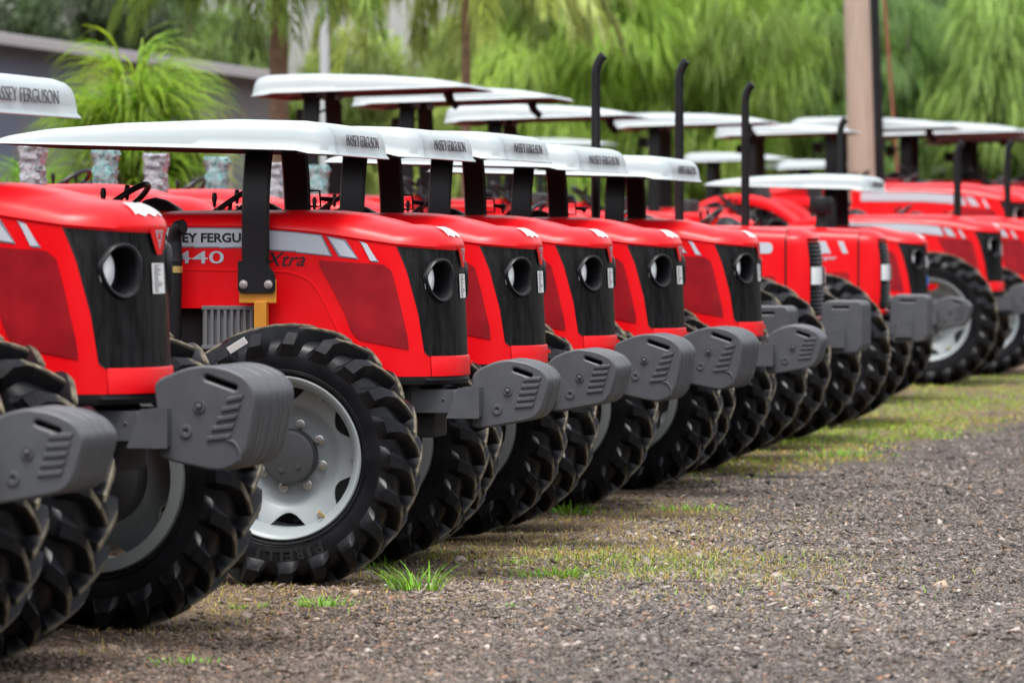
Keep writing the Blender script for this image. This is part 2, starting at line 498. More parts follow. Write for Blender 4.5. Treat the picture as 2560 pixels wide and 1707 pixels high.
# ------------------------------------------------------------------ wheels
def tyre_mesh():
    mb = MB()
    prof = [(.392, .150), (.40, .168), (.43, .180), (.48, .187), (.520, .178), (.550, .155), (.566, .12), (.573, .06), (.575, 0)]
    full = prof + [(r, -y) for r, y in prof[-2::-1]]
    mb.lathe(full, 88)
    for r0 in (.408, .416): mb.lathe([(r0, -.172 - (r0 - .4) * .3), (r0 + .003, -.180), (r0 + .006, -.174 - (r0 - .4) * .3)], 64)
    NL = 21
    ctr = [(-.018, .575), (.06, .573), (.115, .567), (.152, .551), (.174, .525), (.185, .490)]
    nrm = [(0, 1), (.03, 1), (.25, .97), (.62, .78), (.90, .43), (1, .1)]
    hgt = [.062, .062, .063, .064, .046, .003]
    phi = [.27, .165, .085, .03, .004, -.010]
    hw = [.019, .022, .030, .044, .049, .050]
    # refine by smooth interpolation
    def dens(seq, n):
        t = np.linspace(0, len(seq) - 1, n); return [float(v) for v in np.interp(t, range(len(seq)), seq)]
    nS = 11
    cy_ = dens([c[0] for c in ctr], nS); cr = dens([c[1] for c in ctr], nS); ny = dens([n[0] for n in nrm], nS); nrr = dens([n[1] for n in nrm], nS)
    hh = dens(hgt, nS); pp = dens(phi, nS); ww = dens(hw, nS)
    # curve phi for the swept hook
    for sg in (1, -1):
        for k in range(NL):
            base = 2 * pi * (k + (.5 if sg > 0 else 0)) / NL
            rows = []
            for i in range(nS):
                row = []
                for (dw, kh) in [(-1.25, -.1), (-.92, .72), (-.66, 1), (.66, 1), (.92, .72), (1.25, -.1)]:
                    r = cr[i] + nrr[i] * hh[i] * kh; y = cy_[i] + ny[i] * hh[i] * kh
                    a = base + pp[i] + dw * ww[i] / r * (1.0 if kh < .5 else .88)
                    row.append((r * sin(a), y * sg, r * cos(a)))
                rows.append(row)
            mb.grid(rows, 0, False, sg < 0)
            n = len(mb.v)
            mb.f.append(tuple(n - nS * 6 + j for j in range(6))); mb.m.append(0)
    return mb.mesh('tyre', 'rubber', 32, weld=False)

def rim_mesh(out):
    """out=-1: outer face towards -y"""
    mb = MB(); s = -out
    lip = [(.335, .17), (.385, .172), (.392, .155), (.37, .145), (.352, .10), (.345, -.10), (.352, -.125), (.366, -.14), (.378, -.15), (.390, -.158), (.392, -.166), (.385, -.172), (.372, -.166), (.362, -.150), (.350, -.130), (.338, -.10), (.335, .10), (.335, .17)]
    mb.lathe([(r, y * s) for r, y in lip], 72)
    # dish with six scallops
    seg = 96
    def ro(a):
        c = cos(6 * a); return .338 - .070 * max(0, (c - .12) / .88) ** .62 if c > .12 else .338
    prof = [(.11, .055), (.18, .055), (.20, .050), (.225, .03), (.240, .016), (.25, .006)]
    rows = []
    for dy in (0, .012):
        rr = []
        for (r, y) in prof:
            rr.append([(r * sin(2 * pi * k / seg), (y + dy) * s, r * cos(2 * pi * k / seg)) for k in range(seg)])
        edge = []
        for k in range(seg):
            a = 2 * pi * k / seg; R = ro(a); R = max(R, .262)
            edge.append((R * sin(a), (.006 - (R - .25) * .35 + dy) * s, R * cos(a)))
        rr.append(edge)
        rows.append(rr)
    mb.grid(rows[0] + rows[1][::-1], 0, True)
    for k in range(8):
        a = 2 * pi * (k + .35) / 8
        c = (.157 * sin(a), 0, .157 * cos(a))
        mb.lathe([(r, y * s) for r, y in [(.001, .016), (.010, .016), (.011, .032), (.017, .032), (.018, .046), (.024, .048), (.025, .057)]], 10, c=c, mi=1)
    for k in range(6):
        a = 2 * pi * (k + .5) / 6; c = (.318 * sin(a), 0, .318 * cos(a))
        mb.lathe([(r, y * s) for r, y in [(.001, -.045), (.013, -.045), (.015, -.018)]], 8, c=c, mi=1)
    a = pi - .62; mb.tube([(.35 * sin(a), -.10 * s, .35 * cos(a)), (.325 * sin(a), -.135 * s, .325 * cos(a)), (.31 * sin(a), -.15 * s, .31 * cos(a))], .008, 6, mi=2)
    return mb.mesh('rim', ['rim', 'steel', 'brass'], 35)

def hub_mesh(out):
    mb = MB(); s = -out
    mb.lathe([(r, y * s) for r, y in [(.001, -.03), (.110, -.03), (.124, -.024), (.130, -.012), (.131, .06), (.20, .075), (.19, .16), (.10, .2), (.001, .2)]], 48)
    for a in (2.3, 3.6, 5.4):
        mb.lathe([(r, y * s) for r, y in [(.001, -.037), (.012, -.037), (.014, -.029)]], 12, c=(.07 * sin(a), 0, .07 * cos(a)))
    return mb.mesh('hub', 'hub', 35)

def tyre_letters():
    """raised maker's lettering on the outer sidewall, bottom"""
    mb_all = []
    me = bpy.data.meshes.new('sidewall_lettering'); bm = bmesh.new()
    word = 'PIRELLI'
    for i, ch in enumerate(word):
        t = text_mesh(ch, .020 if ch == 'I' else .042, .052, 'tyretext', .0025, .02)
        b2 = bmesh.new(); b2.from_mesh(t)
        a = pi - .42 + i * .108
        R = .462
        for v in b2.verts:
            x, y, z = v.co
            ang = a - 0; r = R + z
            aa = ang + x / R
            v.co = (r * sin(aa), -.1875 + y, r * cos(aa))
        tmp = bpy.data.meshes.new('t'); b2.to_mesh(tmp); b2.free(); bm.from_mesh(tmp); bpy.data.meshes.remove(tmp)
    bm.to_mesh(me); bm.free(); me.materials.append(M['tyretext'])
    return me

# ------------------------------------------------------------------ ballast weights
def slot(c0, c1, r, n=8):
    d = Vector(c1) - Vector(c0); a = atan2(d.y, d.x); out = []
    for k in range(n + 1): t = a - pi / 2 + pi * k / n; out.append((c1[0] + r * cos(t), c1[1] + r * sin(t)))
    for k in range(n + 1): t = a + pi / 2 + pi * k / n; out.append((c0[0] + r * cos(t), c0[1] + r * sin(t)))
    return out
def circ(c, r, n=14): return [(c[0] + r * cos(2 * pi * k / n), c[1] + r * sin(2 * pi * k / n)) for k in range(n)]
def rounded(pts, r, n=4):
    out = []; k = len(pts)
    for i in range(k):
        p0, p, p2 = Vector(pts[i - 1]), Vector(pts[i]), Vector(pts[(i + 1) % k])
        a, b_ = (p0 - p), (p2 - p); rr = min(r, a.length * .45, b_.length * .45)
        A, B = p + a.normalized() * rr, p + b_.normalized() * rr
        for j in range(n + 1):
            t = j / n; q = A * (1 - t) ** 2 + p * 2 * t * (1 - t) + B * t * t; out.append((q.x, q.y))
    return out
def pa(x, y):   # photo crop -> plate metres (slanted plate), origin under the slot
    return ((x - 745) * .000762 + .805, 1.05 - (y - 280) * .000747)
def pb(x, y):   # bulged plate
    return ((x - 680) * .000690 + .79, 1.085 - (y - 830) * .000672)
PT = .042
def plate(kind, front, solid=False):
    sp = []; ribs = []; 
    if kind == 'slanted':
        out = [pa(*p) for p in [(738, 372), (775, 335), (862, 293), (955, 272), (1085, 292), (1175, 335), (1216, 392), (1212, 440), (1165, 590), (1118, 640), (1000, 664), (800, 700), (725, 694), (745, 560)]]
        sl = (pa(1005, 328), pa(1108, 364), .019); bolt = pa(960, 465); hole = pa(890, 588)
        ribs = [((1062 - 13 * i, 392 + 44 * i), (1178 - 12 * i, 385 + 43 * i)) for i in range(5)]; cv = pa
        txt = [('6274607M1', pa(885, 343), .105), ('35Kg', pa(872, 378), .06), ('ESC21051', pa(912, 415), .115)]
        rb = .045
    elif kind == 'bulged':
        out = [pb(*p) for p in [(672, 935), (700, 905), (840, 848), (955, 828), (1075, 842), (1180, 888), (1240, 965), (1232, 1060), (1185, 1290), (1135, 1368), (1040, 1398), (960, 1388), (770, 1350), (690, 1325), (700, 1150)]]
        sl = (pb(968, 886), pb(1130, 942), .020); bolt = pb(925, 1048); hole = pb(848, 1190)
        ribs = [((1085 - 28 * i, 1010 + 55 * i), (1185 - 18 * i, 990 + 56 * i)) for i in range(5)]; cv = pb
        txt = [('6274608M1', pb(850, 1258), .115), ('35Kg', pb(822, 1300), .06), ('ESC21052', pb(862, 1342), .11)]
        rb = .05
    else:
        out = [(.66, 1.12), (.70, 1.15), (.95, 1.15), (.975, 1.125), (.975, .80), (.94, .755), (.69, .74), (.66, .77)]
        sl = ((.75, 1.105), (.87, 1.105), .018); bolt = None; hole = (.79, 1.03); txt = []
        rb = .02
    sp = [rounded(out, rb)] if solid else [rounded(out, rb), slot(*sl)]
    if hole: sp.append(circ(hole, .010))
    me = curve_mesh('ballast_weight', sp, 'grey', PT / 2 - .0115, .010, 2)
    co = np.empty(len(me.vertices) * 3); me.vertices.foreach_get('co', co); co = co.reshape(-1, 3)
    co = np.stack([co[:, 0], -co[:, 2], co[:, 1]], 1); me.vertices.foreach_set('co', co.ravel()); me.update()
    for p in me.polygons: p.use_smooth = True
    me.set_sharp_from_angle(angle=radians(40))
    if front and kind != 'square':
        mb = MB(); y = -PT / 2
        for (p, q) in ribs:
            P, Q = cv(*p), cv(*q); P0 = Vector((P[0], P[1])); Q0 = Vector((Q[0], Q[1]))
            h = .0105
            vs = []
            for (pt, dz, dy, dx) in [(P0, -h, 0, -.004), (Q0, -h, 0, -.004), (Q0, h, 0, .004), (P0, h, 0, .004), (P0, -h * .5, -.007, .004), (Q0, -h * .5, -.007, -.006), (Q0, h * .6, -.007, -.002), (P0, h * .6, -.007, .006)]:
                vs.append((pt.x + dx, y + dy, pt.y + dz))
            mb.add(vs, [(4, 5, 6, 7), (0, 1, 5, 4), (1, 2, 6, 5), (2, 3, 7, 6), (3, 0, 4, 7)])
        mb.lathe([(.024, -.000), (.024, -.006), (.017, -.006), (.0165, -.001), (.011, -.001), (.011, -.013), (.005, -.016), (.001, -.016)], 16, c=(bolt[0], y, bolt[1]))
        mb.lathe([(.026, 0), (.024, -.005), (.012, -.005), (.010, 0)], 16, c=(hole[0], y, hole[1]))
        if kind == 'bulged':
            arc = [cv(1085 + 0, 1235), cv(1130, 1250), cv(1160, 1300), cv(1160, 1350)]
            mb.tube([(p[0], y, p[1]) for p in smooth_path(arc, 5)], .006, 6)
        me2 = mb.mesh('ballast_ribs', 'grey', 40)
        bm = bmesh.new(); bm.from_mesh(me); bm.from_mesh(me2); bm.to_mesh(me); bm.free(); bpy.data.meshes.remove(me2)
        me.set_sharp_from_angle(angle=radians(40))
        return me, None, [(text_mesh(t, w, .018, 'castink', .002, .012), (c[0], y - .002, c[1])) for t, c, w in txt]
    return me, None, []
# ------------------------------------------------------------------ canopy
CXF, CXR, CW = .215, -1.54, .67
def canopy_zb(x): return interp(x, [-1.54, .02, .08, .215], [2.124, 2.083, 2.068, 2.060])
def canopy_zt(x): return interp(x, [-1.54, -1.40, -1.24, -.86, -.3, .05, .215], [2.146, 2.170, 2.194, 2.222, 2.238, 2.228, 2.203])
def canopy_mesh():
    mb = MB()
    def outline(inset, rad):
        pts = []; x0, x1, w = CXR + inset, CXF - inset, CW - inset
        r = max(.03, rad - inset * .6)
        for i, x in enumerate(np.linspace(x0 + r, x1 - r, 26)): pts.append((x, -w))
        for k in range(1, 8): a = -pi / 2 + k * pi / 16; pts.append((x1 - r + r * cos(a), -w + r + r * sin(a)))
        for y in np.linspace(-w + r, w - r, 13): pts.append((x1 - (abs(y) / w) ** 2 * .02, y))
        for k in range(1, 8): a = k * pi / 16; pts.append((x1 - r + r * cos(a), w - r + r * sin(a)))
        for x in np.linspace(x1 - r, x0 + r, 26): pts.append((x, w))
        for k in range(1, 8): a = pi / 2 + k * pi / 16; pts.append((x0 + r + r * cos(a), w - r + r * sin(a)))
        for y in np.linspace(w - r, -w + r, 13): pts.append((x0, y))
        for k in range(1, 8): a = pi + k * pi / 16; pts.append((x0 + r + r * cos(a), -w + r + r * sin(a)))
        return pts
    R = .13
    rows = []
    for ins, kz in [(.03, -.02), (.002, -.02), (0, 0), (.003, .05), (.014, .12), (.019, .36), (.026, .62), (.038, .80), (.060, .92), (.10, .985), (.18, 1.0), (.30, 1.01), (.5, 1.015)]:
        rows.append([(x, y, canopy_zb(x) + (canopy_zt(x) - canopy_zb(x)) * kz) for x, y in outline(ins, R)])
    mb.grid(rows, 0, True)
    n = len(rows[0]); o = len(mb.v) - n
    mb.f.append(tuple(o + i for i in range(n))); mb.m.append(0)
    rows = []
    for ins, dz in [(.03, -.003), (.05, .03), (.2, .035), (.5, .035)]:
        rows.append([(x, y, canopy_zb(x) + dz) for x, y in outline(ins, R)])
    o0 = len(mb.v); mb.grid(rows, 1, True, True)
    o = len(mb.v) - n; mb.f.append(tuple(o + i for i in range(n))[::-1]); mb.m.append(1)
    return mb.mesh('canopy', ['white', 'under'], 40)

def post_mesh(sg, ztop=2.11, zbot=1.50, k=1.0):
    """flat steel ROPS post, bent in at the top. sg -1 near side"""
    mb = MB(); rows = []
    for z in np.linspace(zbot, ztop, 18):
        t = max(0, (z - 1.75) / .36); yo = .43 - .085 * t ** 2
        hwx = .070
        for_ = []
        for dx, dy in [(-hwx, 0), (-hwx + .012, -.022), (hwx - .012, -.022), (hwx, 0), (hwx - .012, .022), (-hwx + .012, .022)]:
            for_.append((-.235 + dx, sg * (yo + dy * 1.0), z))
        rows.append(for_)
    mb.grid(rows, 0, True)
    mb.box((-.235, sg * .30, ztop - .012), (.13, .30, .035))
    return mb.mesh('canopy_post', 'black', 40)

def bracket_mesh(sg):
    mb = MB()
    y0 = sg * .457
    poly = [(-.315, 1.545), (-.185, 1.545), (-.135, 1.48), (-.135, 1.405), (-.145, 1.395), (-.305, 1.395), (-.315, 1.405)]
    for y in (y0, y0 - sg * .012):
        pass
    vs = [(x, y0, z) for x, z in poly] + [(x, y0 - sg * .014, z) for x, z in poly]; n = len(poly)
    mb.add(vs, [tuple(range(n)), tuple(range(2 * n - 1, n - 1, -1))] + [(i, (i + 1) % n, (i + 1) % n + n, i + n) for i in range(n)])
    return mb.mesh('post_bracket', 'black', 0, bevel=.003)

def mount_mesh(sg):
    mb = MB()
    mb.box((-.222, sg * .434, 1.40), (.185, .018, .115)); mb.box((-.205, sg * .434, 1.18), (.062, .05, .34))
    mb.box((-.205, sg * .36, 1.02), (.10, .28, .05))
    return mb.mesh('post_mount', 'yellow', 0, bevel=.003)

def bolts_mesh(sg):
    mb = MB()
    for x in (-.288, -.163):
        mb.lathe([(r, h * -sg * -1) for r, h in []] or [(.001, sg * .472), (.010, sg * .472), (.012, sg * .466), (.021, sg * .465), (.022, sg * .458)], 14, c=(x, 0, 1.433))
    return mb.mesh('bracket_bolt', 'steel', 40)

def steering_mesh():
    mb = MB(); c = Vector((-1.07, 0, 1.80)); n = Vector((-.62, 0, .78)); u = Vector((0, 1, 0)); v = n.cross(u).normalized()
    R = .205; rows = []
    ring = [c + u * R * cos(a) + v * R * sin(a) for a in np.linspace(0, 2 * pi, 41)]
    mb.tube(ring, .016, 8, caps=False)
    for a in (pi / 2, pi / 2 + 2.1, pi / 2 - 2.1): mb.tube([c - n * .03, c + (u * cos(a) + v * sin(a)) * R * .98], .013, 6)
    mb.lathe([(.001, .01), (.045, .01), (.05, -.03)], 14, 'Z', c=tuple(c))
    mb.tube([c - n * .02, c - n * .35], .025, 8)
    return mb.mesh('steering_wheel', 'plastic', 40)

def dash_mesh():
    mb = MB(); rows = []
    for x, h, w in [(-.70, 1.76, .2), (-.74, 1.815, .22), (-.80, 1.85, .2), (-.86, 1.865, .16), (-.92, 1.85, .14), (-.98, 1.76, .15), (-1.0, 1.55, .18)]:
        rows.append([(x, w * cos(a), 1.5 + (h - 1.5) * max(0, sin(a)) ** .6) for a in np.linspace(0, pi, 15)])
    mb.grid(rows)
    for y, z in ((-.25, 1.88), (.18, 1.90)):
        mb.tube([(-1.0, y, 1.6), (-1.06, y, z - .06)], .009, 6); mb.lathe([(.001, .03), (.013, .025), (.017, 0), (.011, -.03), (.008, -.05)], 10, 'Z', c=(-1.06, y, z))
    return mb.mesh('dashboard', 'plastic', 50)

def seat_mesh():
    mb = MB(); mb.box((-1.75, 0, 1.32), (.46, .48, .12)); mb.box((-1.99, 0, 1.58), (.12, .46, .46), ry=-.15); mb.box((-1.75, 0, 1.1), (.3, .3, .34))
    return mb.mesh('seat', 'seat', 50, bevel=.03)

def fender_mesh(sg):
    mb = MB(); rows = []
    for a in np.linspace(-1.35, 1.25, 24):
        r = .85; x = -2.15 + r * sin(a); z = .80 + r * cos(a)
        rows.append([(x, sg * .46, z - .16), (x, sg * .48, z), (x, sg * .52, z + .035), (x, sg * .90, z + .035), (x, sg * .95, z), (x, sg * .95, z - .06)])
    mb.grid(rows)
    return mb.mesh('rear_fender', 'red', 40)

def chassis_mesh():
    mb = MB()
    mb.box((-.35, 0, 1.10), (1.35, .46, .50)); mb.box((.25, 0, 1.05), (.50, .50, .40)); mb.box((-1.35, 0, .95), (1.1, .55, .52)); mb.box((-2.1, 0, .88), (.6, .55, .55))
    mb.box((-1.3, 0, .66), (.9, 1.2, .04)); mb.box((-.1, 0, .80), (1.4, .30, .24)); 
    mb.tube([(0, -.62, .615), (0, -.2, .62), (0, .2, .62), (0, .62, .615)], [.10, .085, .085, .10], 12)
    mb.box((0, 0, .66), (.3, .34, .24)); mb.tube([(-2.15, -.6, .8), (-2.15, .6, .8)], .12, 12)
    return mb.mesh('chassis', 'dark', 0, bevel=.01)

def vent_mesh():
    mb = MB(); y = -.375
    mb.box((-.37, y + .02, 1.22), (.30, .02, .21))
    for k in range(9):
        mb.box((-.50 + k * .033, y, 1.22), (.016, .02, .19))
    mb.box((-.37, y, 1.318), (.30, .024, .02)); mb.box((-.37, y, 1.125), (.30, .024, .02))
    return mb.mesh('side_vent', 'greyvent', 0, bevel=.003)

def carrier_mesh():
    mb = MB()
    for sg in (-1, 1):
        vs = []
        poly = [(.28, .945), (.52, .945), (.545, .915), (.71, .915), (.71, .81), (.28, .81)]
        for y in (sg * .235, sg * .20): vs += [(x, y, z) for x, z in poly]
        n = len(poly); mb.add(vs, [tuple(range(n)), tuple(range(2 * n - 1, n - 1, -1))] + [(i, (i + 1) % n, (i + 1) % n + n, i + n) for i in range(n)])
        vs = []
        poly = [(.745, .925), (.845, .935), (.845, .785), (.69, .785)]
        for y in (sg * .285, sg * .16): vs += [(x, y, z) for x, z in poly]
        n = 4; mb.add(vs, [tuple(range(n)), tuple(range(2 * n - 1, n - 1, -1))] + [(i, (i + 1) % n, (i + 1) % n + n, i + n) for i in range(n)])
        for x in (.47, .66): mb.lathe([(.001, sg * .2365), (.011, sg * .2365), (.013, sg * .234)], 12, c=(x, 0, .868), mi=1)
    mb.box((.76, 0, .86), (.10, .50, .12)); mb.box((.30, 0, .86), (.2, .40, .12))
    return mb.mesh('weight_carrier', ['grey', 'dark'], 30, bevel=.004)

def low_pipe_mesh():
    mb = MB()
    mb.tube([(-.655, -.43, .95), (-.645, -.45, 1.25), (-.640, -.45, 1.555)], [.040, .040, .040], 14)
    mb.tube([(-.64, -.45, 1.545), (-.64, -.45, 1.575), (-.64, -.45, 1.64)], [.044, .040, .036], 14)
    P = [(-.64, -.45, 1.60), (-.64, -.45, 1.655), (-.63, -.455, 1.69), (-.612, -.465, 1.712), (-.59, -.475, 1.715)]
    mb.tube(P, [.036, .036, .037, .037, .036], 14, caps=False)
    mb.tube(P[2:], [.028, .030, .031], 14, mi=0)
    return mb.mesh('exhaust_pipe', 'black', 45)
def clamp_mesh():
    mb = MB(); mb.lathe([(.038, 1.49), (.0435, 1.49), (.0435, 1.522), (.038, 1.522)], 20, 'Z', c=(-.642, -.45, 0))
    mb.box((-.70, -.455, 1.506), (.06, .012, .036)); mb.lathe([(.001, -.475), (.012, -.475), (.013, -.462)], 8, c=(-.705, 0, 1.506))
    return mb.mesh('pipe_clamp', 'brass', 40)
def tall_pipe_mesh(y=.30, x=-.33, zt_=2.93, zb_=1.55, r=.033):
    mb = MB()
    if y > .5: mb.tube([(x, .25, zb_ - .35), (x, y - .1, zb_ - .3), (x, y, zb_ - .15), (x, y, zb_ + .02)], r * 1.1, 12)
    P = [(x, y, zb_), (x, y, zb_ + .4), (x, y, zt_ - .30), (x, y, zt_ - .2)] + [(x + .10 * (1 - cos(a)), y, zt_ - .2 + .17 * sin(a)) for a in np.linspace(.15, 1.15, 7)]
    mb.tube(P, [r * 1.1, r * 1.05, r, r] + [r] * 7, 14, caps=False)
    mb.tube(P[-3:], r * .85, 14)
    return mb.mesh('exhaust_stack', 'black', 45)
def work_light_mesh():
    mb = MB(); mb.box((.02, -.42, 1.93), (.10, .12, .11)); mb.tube([(-.16, -.42, 1.98), (-.08, -.42, 1.95), (.02, -.42, 1.95)], .012, 6)
    mb.lathe([(.05, .075), (.05, .055)], 14, 'X', c=(0, -.42, 1.93))
    return mb.mesh('work_light', 'black', 30, bevel=.008)
def rear_lamp_mesh():
    mb = MB(); mb.tube([(-1.18, -.40, 2.12), (-1.20, -.40, 2.05), (-1.26, -.41, 1.99)], [.045, .035, .028], 10)
    return mb.mesh('rear_lamp', 'black', 40)
def lamp_bracket_mesh():
    mb = MB()
    mb.tube([(-.17, .43, 1.90), (-.12, .43, 1.90), (-.115, .43, 1.82), (-.17, .43, 1.82)], .006, 6)
    mb.tube([(-.115, .43, 1.86), (-.07, .43, 1.855), (-.05, .43, 1.845)], [.010, .014, .024], 8)
    return mb.mesh('lamp_bracket', 'black', 40)
def rear_disc():
    return None

# ------------------------------------------------------------------ older rounded hood (square shouldered)
BW, BXC, BA = .335, .38, .25
def SB(a, z, off=0):
    tz = max(0, (z - 1.35) / .35); A = BA - .05 * tz * tz - .03 * max(0, (1.15 - z) / .2)
    e = 2 / 2.9
    P = lambda a: Vector((BXC + A * abs(cos(a)) ** e, BW * math.copysign(abs(sin(a)) ** e, a), z))
    p = P(a)
    if off:
        d = P(min(a + .01, pi / 2)) - P(max(a - .01, -pi / 2)); p = p + Vector((d.y, -d.x, 0)).normalized() * off
    return p
def old_hood_meshes():
    out = {}
    def shell(x0, nose, off=0):
        mb = MB(); pts = []
        if nose:
            pts = [('a', a) for a in np.linspace(-pi / 2, pi / 2, 61)]
        else:
            pts = [('s', x) for x in np.linspace(x0, BXC - .012, 12)]
        return pts
    zc_, zt_ = 1.65, 1.76
    # rear hood
    mb = MB(); rows = []
    prof = [(-BW, 1.02)] + [(-BW, z) for z in np.linspace(1.1, zc_, 8)] + [(-BW + .11 * (1 - cos(t)), zc_ + .10 * sin(t)) for t in np.linspace(.2, pi / 2, 7)] + [(-.1, 1.765), (0, 1.768)]
    prof = prof + [(-y, z) for y, z in prof[-2::-1]]
    for x in np.linspace(-1.05, BXC - .012, 14):
        sl = .02 * max(0, (x + .1) / .5)
        rows.append([(x, y, z - sl * max(0, (z - 1.4) / .3)) for y, z in prof])
    mb.grid(rows); n = len(prof); mb.f.append(tuple(range(n))); mb.m.append(0)
    # nose cap
    rows = []
    zs = list(np.linspace(.985, zc_ - .01, 24))
    A = np.linspace(-pi / 2, pi / 2, 81)
    for z in zs: rows.append([SB(a, z, -.03 if abs(a) < .86 and 1.04 < z else 0) for a in A])
    base = rows[-1]
    for t in np.linspace(.15, 1, 9):
        row = []
        for j, a in enumerate(A):
            e = SB(a, zc_ - .01); sp = Vector((BXC - .02, 0, 0)); k = 1 - cos(t * pi / 2)
            q = Vector((e.x * (1 - k) + sp.x * k, e.y * (1 - k), e.z + .115 * sin(t * pi / 2)))
            row.append(q)
        rows.append(row)
    mb.grid(rows)
    out['hood'] = mb.mesh('hood', 'red', 35)
    mb = MB(); rows = []
    for d, k in ((-.012, 1.004), (.004, 1.004)): rows.append([(BXC + d, y * k, .02 * 0 + z - .02 + (z - 1.3) * .004 if z > 1.6 else z) for y, z in prof])
    mb.grid(rows); out['seam'] = mb.mesh('hood_seam', 'black', 0)
    mb = MB(); rows = []
    for z in np.linspace(1.045, 1.63, 36):
        rows.append([SB(a, min(z, 1.63), -.022 + .016 * (int((z - 1.045) / .0165) % 2)) for a in np.linspace(-.84, .84, 31)])
    mb.grid(rows); out['grille'] = mb.mesh('grille', 'black', 20)
    for sg in (-1, 1):
        mb = MB(); rows = []
        for z in np.linspace(1.29, 1.43, 6): rows.append([SB(a, z, .002) for a in np.linspace(sg * .08, sg * .80, 8)])
        mb.grid(rows); out['lens%d' % sg] = mb.mesh('headlight', 'lens', 50)
    mb = MB()
    pm = rounded([(-.02, 1.36), (.29, 1.36), (.31, 1.06), (.08, 1.06)], .03)
    mb.add([(x, -BW - .003, z) for x, z in pm], [tuple(range(len(pm)))]); out['mesh'] = mb.mesh('side_mesh', 'redpanel', 0)
    mb = MB(); pm = rounded([(-.5, 1.63), (.27, 1.63), (.27, 1.54), (-.5, 1.54)], .045)
    mb.add([(x, -BW - .003, z) for x, z in pm], [tuple(range(len(pm)))]); out['pill'] = mb.mesh('label_plate', 'decal', 0)
    mb = MB()
    for pm in ([(-.6, 1.64), (.08, 1.64), (.13, 1.53), (-.6, 1.53)], [(.19, 1.64), (.24, 1.64), (.285, 1.53), (.235, 1.53)]):
        mb.add([(x, -BW - .003, z) for x, z in pm], [(0, 1, 2, 3)])
    out['stripes'] = mb.mesh('stripe', 'decal', 0)
    mb = MB()
    mb.lathe([(.07, 0), (.055, .05), (.045, .13), (.045, .16)], 20, 'Z', c=(0, 0, 1.73))
    mb.lathe([(.001, .155), (.10, .155), (.108, .17), (.108, .29), (.10, .305), (.001, .31)], 24, 'Z', c=(0, 0, 1.73))
    out['precleaner'] = mb.mesh('precleaner', 'black', 40)
    return out

# ------------------------------------------------------------------ mesh library
L = nose_hood_meshes()
L['tyre'] = tyre_mesh(); L['tyretext'] = tyre_letters()
for o_ in (-1, 1):
    L['rim%d' % o_] = rim_mesh(o_); L['hub%d' % o_] = hub_mesh(o_)
    L['post%d' % o_] = post_mesh(o_); L['bracket%d' % o_] = bracket_mesh(o_); L['mount%d' % o_] = mount_mesh(o_); L['bolts%d' % o_] = bolts_mesh(o_)
    L['fender%d' % o_] = fender_mesh(o_)
    L['wpost%d' % o_] = post_mesh(o_, 1.80, 1.45)
L['canopy'] = canopy_mesh(); L['steer'] = steering_mesh(); L['dash'] = dash_mesh(); L['seat'] = seat_mesh(); L['chassis'] = chassis_mesh()
L['vent'] = vent_mesh(); L['carrier'] = carrier_mesh(); L['lowpipe'] = low_pipe_mesh(); L['clamp'] = clamp_mesh(); L['worklight'] = work_light_mesh(); L['rearlamp'] = rear_lamp_mesh(); L['lampbr'] = lamp_bracket_mesh()
OLD = old_hood_meshes()
PL = {}
for k in ('slanted', 'bulged', 'square'): PL[k] = (plate(k, False)[0], plate(k, True), plate(k, False, True)[0])
def wrap_mesh(sg, h0, h1, r=.060):
    mb = MB(); rows = []; rnd = random.Random(5 + sg)
    for i, z in enumerate(np.linspace(h0, h1, 14)):
        rr = r * (1 + .25 * max(0, (i - 8) / 5) + .04 * sin(i * 1.1 + sg)) * (.92 if i == 13 else 1)
        rows.append([(-.2 + rr * 1.15 * math.copysign(abs(cos(a)) ** .5, cos(a)) + rnd.uniform(-.012, .012), sg * .62 + rr * math.copysign(abs(sin(a)) ** .5, sin(a)) + rnd.uniform(-.012, .012), z + rnd.uniform(-.012, .012)) for a in np.linspace(0, 2 * pi, 25)[:-1]])
    rows.append([(-.2, sg * .62, h1 + .004)] * 24)
    mb.grid(rows, 0, True)
    mb.tube([(-.2, sg * .62, h0 + .02), (-.2, sg * .62, 1.1)], .04, 8, mi=1)
    return mb.mesh('wrapped_post', ['wrap_pink' if sg < 0 else 'wrap_teal', 'black'], 45)

def lettering(parent, txt, w, h, c, matname, off=.012, shear=0, ex=.0012, rot=(0, 0, 0), nm='lettering'):
    return obj(nm, text_mesh(txt, w, h, matname, ex, off, shear), parent, c, rot)

GROUND = lambda x, y: 0.0
def wheel(t, side_, x=0, y=.82, k=1.0, steer=0, letters=False, nutsp=True, z=None):
    # side_ -1 = near (local -y).  rim is the wheel, tyre / hub / nuts hang from it
    w = obj('rear_wheel' if k > 1.1 else 'front_wheel', L['rim%d' % side_], t, (x, side_ * y, (.615 if z is None else z) if k == 1 else .618 * k), (0, 0, steer), k)
    ty = obj('tyre', L['tyre'], w, (0, 0, 0), (0, random.uniform(0, .28), 0))
    h = obj('hub', L['hub%d' % side_], w)
    if letters: obj('sidewall_lettering', L['tyretext'], w)
    return w, ty

